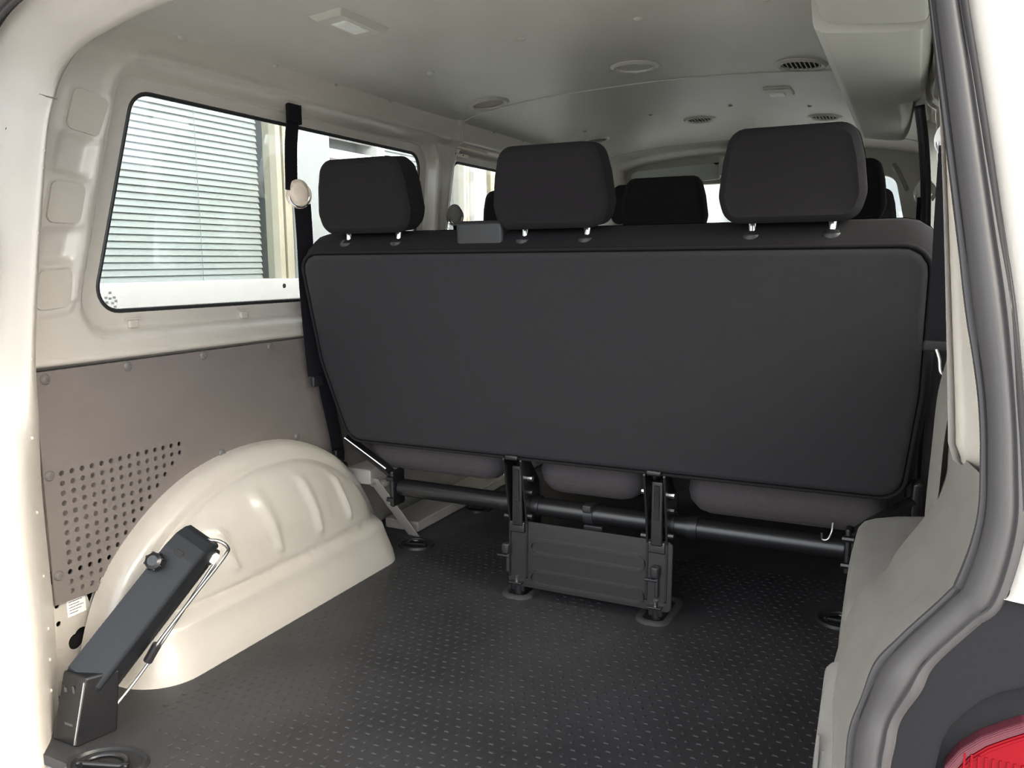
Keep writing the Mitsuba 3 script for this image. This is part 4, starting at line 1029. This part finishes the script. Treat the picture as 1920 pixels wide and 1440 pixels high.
# ---------------------------------------------------------------- building outside on the left
FX = -1.80
t = newthing('building', 'white facade with large blinded windows close to the left of the van', 'building')
W = 'building__'
put(W + 'plinth', box6(FX - 0.25, FX, -2.0, 8.6, -0.62, 0.700), 'm_facade', smooth=False)
put(W + 'pillar', box6(FX - 0.25, FX + 0.01, 2.93, 3.145, 0.70, 3.2), 'm_facade_grey', smooth=False); lab(W + 'pillar', 'pale blue grey pillar')
put(W + 'pillar', box6(FX - 0.25, FX + 0.01, 4.575, 4.74, 0.70, 3.2), 'm_facade', smooth=False)
put(W + 'pillar', box6(FX - 0.25, FX + 0.005, 3.145, 3.168, 0.70, 3.2), 'm_facade', smooth=False)
put(W + 'pillar', box6(FX - 0.25, FX + 0.005, 3.55, 3.62, 0.70, 3.2), 'm_facade', smooth=False)
put(W + 'lintel', box6(FX - 0.25, FX + 0.02, -2.0, 8.6, 3.2, 3.6), 'm_facade', smooth=False)
put(W + 'pillar', box6(FX - 0.25, FX, -2.0, 0.2, 0.70, 3.2), 'm_facade', smooth=False)
put(W + 'pillar', box6(FX - 0.25, FX, 6.6, 8.6, 0.70, 3.2), 'm_facade', smooth=False)
put(W + 'window_sill', box6(FX - 0.20, FX + 0.02, 0.2, 2.93, 0.715, 0.805, 0.006), 'm_facade')
put(W + 'window_sill__drain_hole', cyl((FX + 0.018, 2.80, 0.775), (FX + 0.0212, 2.80, 0.775), 0.010, 12), 'm_hole')
put(W + 'sill_ledge', box6(FX - 0.05, FX + 0.05, -2.0, 8.6, 0.665, 0.690, 0.006), 'm_facade_grey')
put(W + 'back_room', cat(box6(FX - 0.95, FX - 0.94, -2.0, 8.6, 0.0, 3.3), box6(FX - 0.95, FX - 0.25, -2.0, 8.6, 0.0, 0.02), box6(FX - 0.95, FX - 0.25, -2.0, 8.6, 3.28, 3.3)), 'm_dark_room', smooth=False)
for (y0, y1, m) in ((2.835, 2.865, 'm_frame_beige'), (2.88, 2.925, 'm_frame_beige'), (4.50, 4.535, 'm_frame_beige'), (4.54, 4.572, 'm_frame_beige'), (0.2, 0.26, 'm_frame_beige')):
    put(W + 'window_frame', box6(FX - 0.10, FX - 0.02, y0, y1, 0.75, 3.2, 0.004), m)
put(W + 'window_frame', box6(FX - 0.10, FX - 0.02, 4.86, 4.93, 0.75, 3.2, 0.004), 'm_slat_warm')
# roller shutter panel with rounded profiles
put(W + 'shutter_back', box6(FX - 0.16, FX - 0.12, 3.168, 3.547, 0.70, 3.2), 'm_facade_grey', smooth=False)
shutter = mikit.ply(ext(Polygon([(-0.045, 0.058), (0.0, 0.045), (0.012, 0.052), (0.012, 0.088), (0.0, 0.098), (-0.045, 0.104)]), 0.378, frame_of([1, 0, 0], [0, 0, 1], [0, 1, 0], (FX - 0.03, 3.169, 0.0))), 'm_facade', smooth=20)
for k in range(24):
    scene[W + 'shutter_slat' + (f'_{k:03d}' if k else '')] = {**shutter, 'to_world': T().translate([0, 0, 0.725 + 0.0985 * k])}
for (y0, y1, m, lb, step_, zt) in ((0.26, 2.835, 'm_slat', 'white horizontal blind behind the nearest facade window', 0.026, 2.0), (3.62, 4.50, 'm_slat', 'white horizontal blind right of the roller shutter', 0.026, 1.75), (4.74, 6.6, 'm_slat_warm', 'cream horizontal blind in the farthest facade window', 0.034, 1.75)):
    t = newthing('window_blind', lb, 'window blind')
    s = trimesh.creation.box((step_ * 1.06, y1 - y0 - 0.01, 0.0012)); s.apply_transform(trimesh.transformations.rotation_matrix(math.radians(68), [0, 1, 0]))
    base_s = mikit.ply(moved(s, None, (FX - 0.13, (y0 + y1) / 2, 0)), m, smooth=False)
    n = int((zt - 0.80) / step_)
    for k in range(n):
        key = t + '__slat' + (f'_{k:03d}' if k else '')
        scene[key] = {**base_s, 'to_world': T().translate([0, 0, 0.815 + k * step_])}
    for y in np.arange(y0 + 0.35, y1, 0.62):
        put(t + '__cord', box6(FX - 0.112, FX - 0.1105, y - 0.001, y + 0.001, 0.80, zt), 'm_facade_grey', smooth=False)
for k, (y0, y1) in enumerate(((0.26, 2.835), (3.62, 4.50))):
    put(W + 'window_pane', trimesh.Trimesh([(FX - 0.06, y0, 0.80), (FX - 0.06, y1, 0.80), (FX - 0.06, y1, 3.2), (FX - 0.06, y0, 3.2)], [(0, 1, 2), (0, 2, 3)]), 'm_glass', smooth=False)

# building in front of the van and the yard
t = newthing('building', 'bright pale building seen through the windscreen', 'building')
put(t + '__wall', box6(-6, 6, 9.0, 9.3, -0.62, 5.0), 'm_facade', smooth=False)
for (x0, x1) in ((-1.10, -0.78), (-0.2, 0.15), (0.3, 0.62), (0.9, 1.4)):
    put(t + '__window_frame', box6(x0, x1, 8.97, 9.0, 0.9, 1.9), 'm_facade_grey', smooth=False)
    put(t + '__window_frame__rail', box6(x0 - 0.02, x1 + 0.02, 8.95, 8.98, 1.18, 1.21), 'm_facade_grey', smooth=False)
# the raised tailgate above the opening
t = newthing('tailgate', 'raised cream tailgate above the opening', 'tailgate')
tg_y, tg_z = np.array([0.97, 0.90, 0.70, 0.30, 0.0, -0.22, -0.30]), np.array([1.44, 1.49, 1.53, 1.56, 1.60, 1.66, 1.74])
G = np.stack([np.stack([np.linspace(-0.74, 0.74, 9), np.full(9, y), z + 0.03 * (1 - (np.linspace(-1, 1, 9)) ** 2)], 1) for y, z in zip(tg_y, tg_z)])
put('tailgate__inner_panel', thicken(G, (0, 0.01, 0.05)), 'm_cream', smooth=30)
put('ground', box6(-1.80, 30, -30, 9.0, -0.66, -0.62), 'm_ground', smooth=False)
struct('ground', 'paved yard around the van')
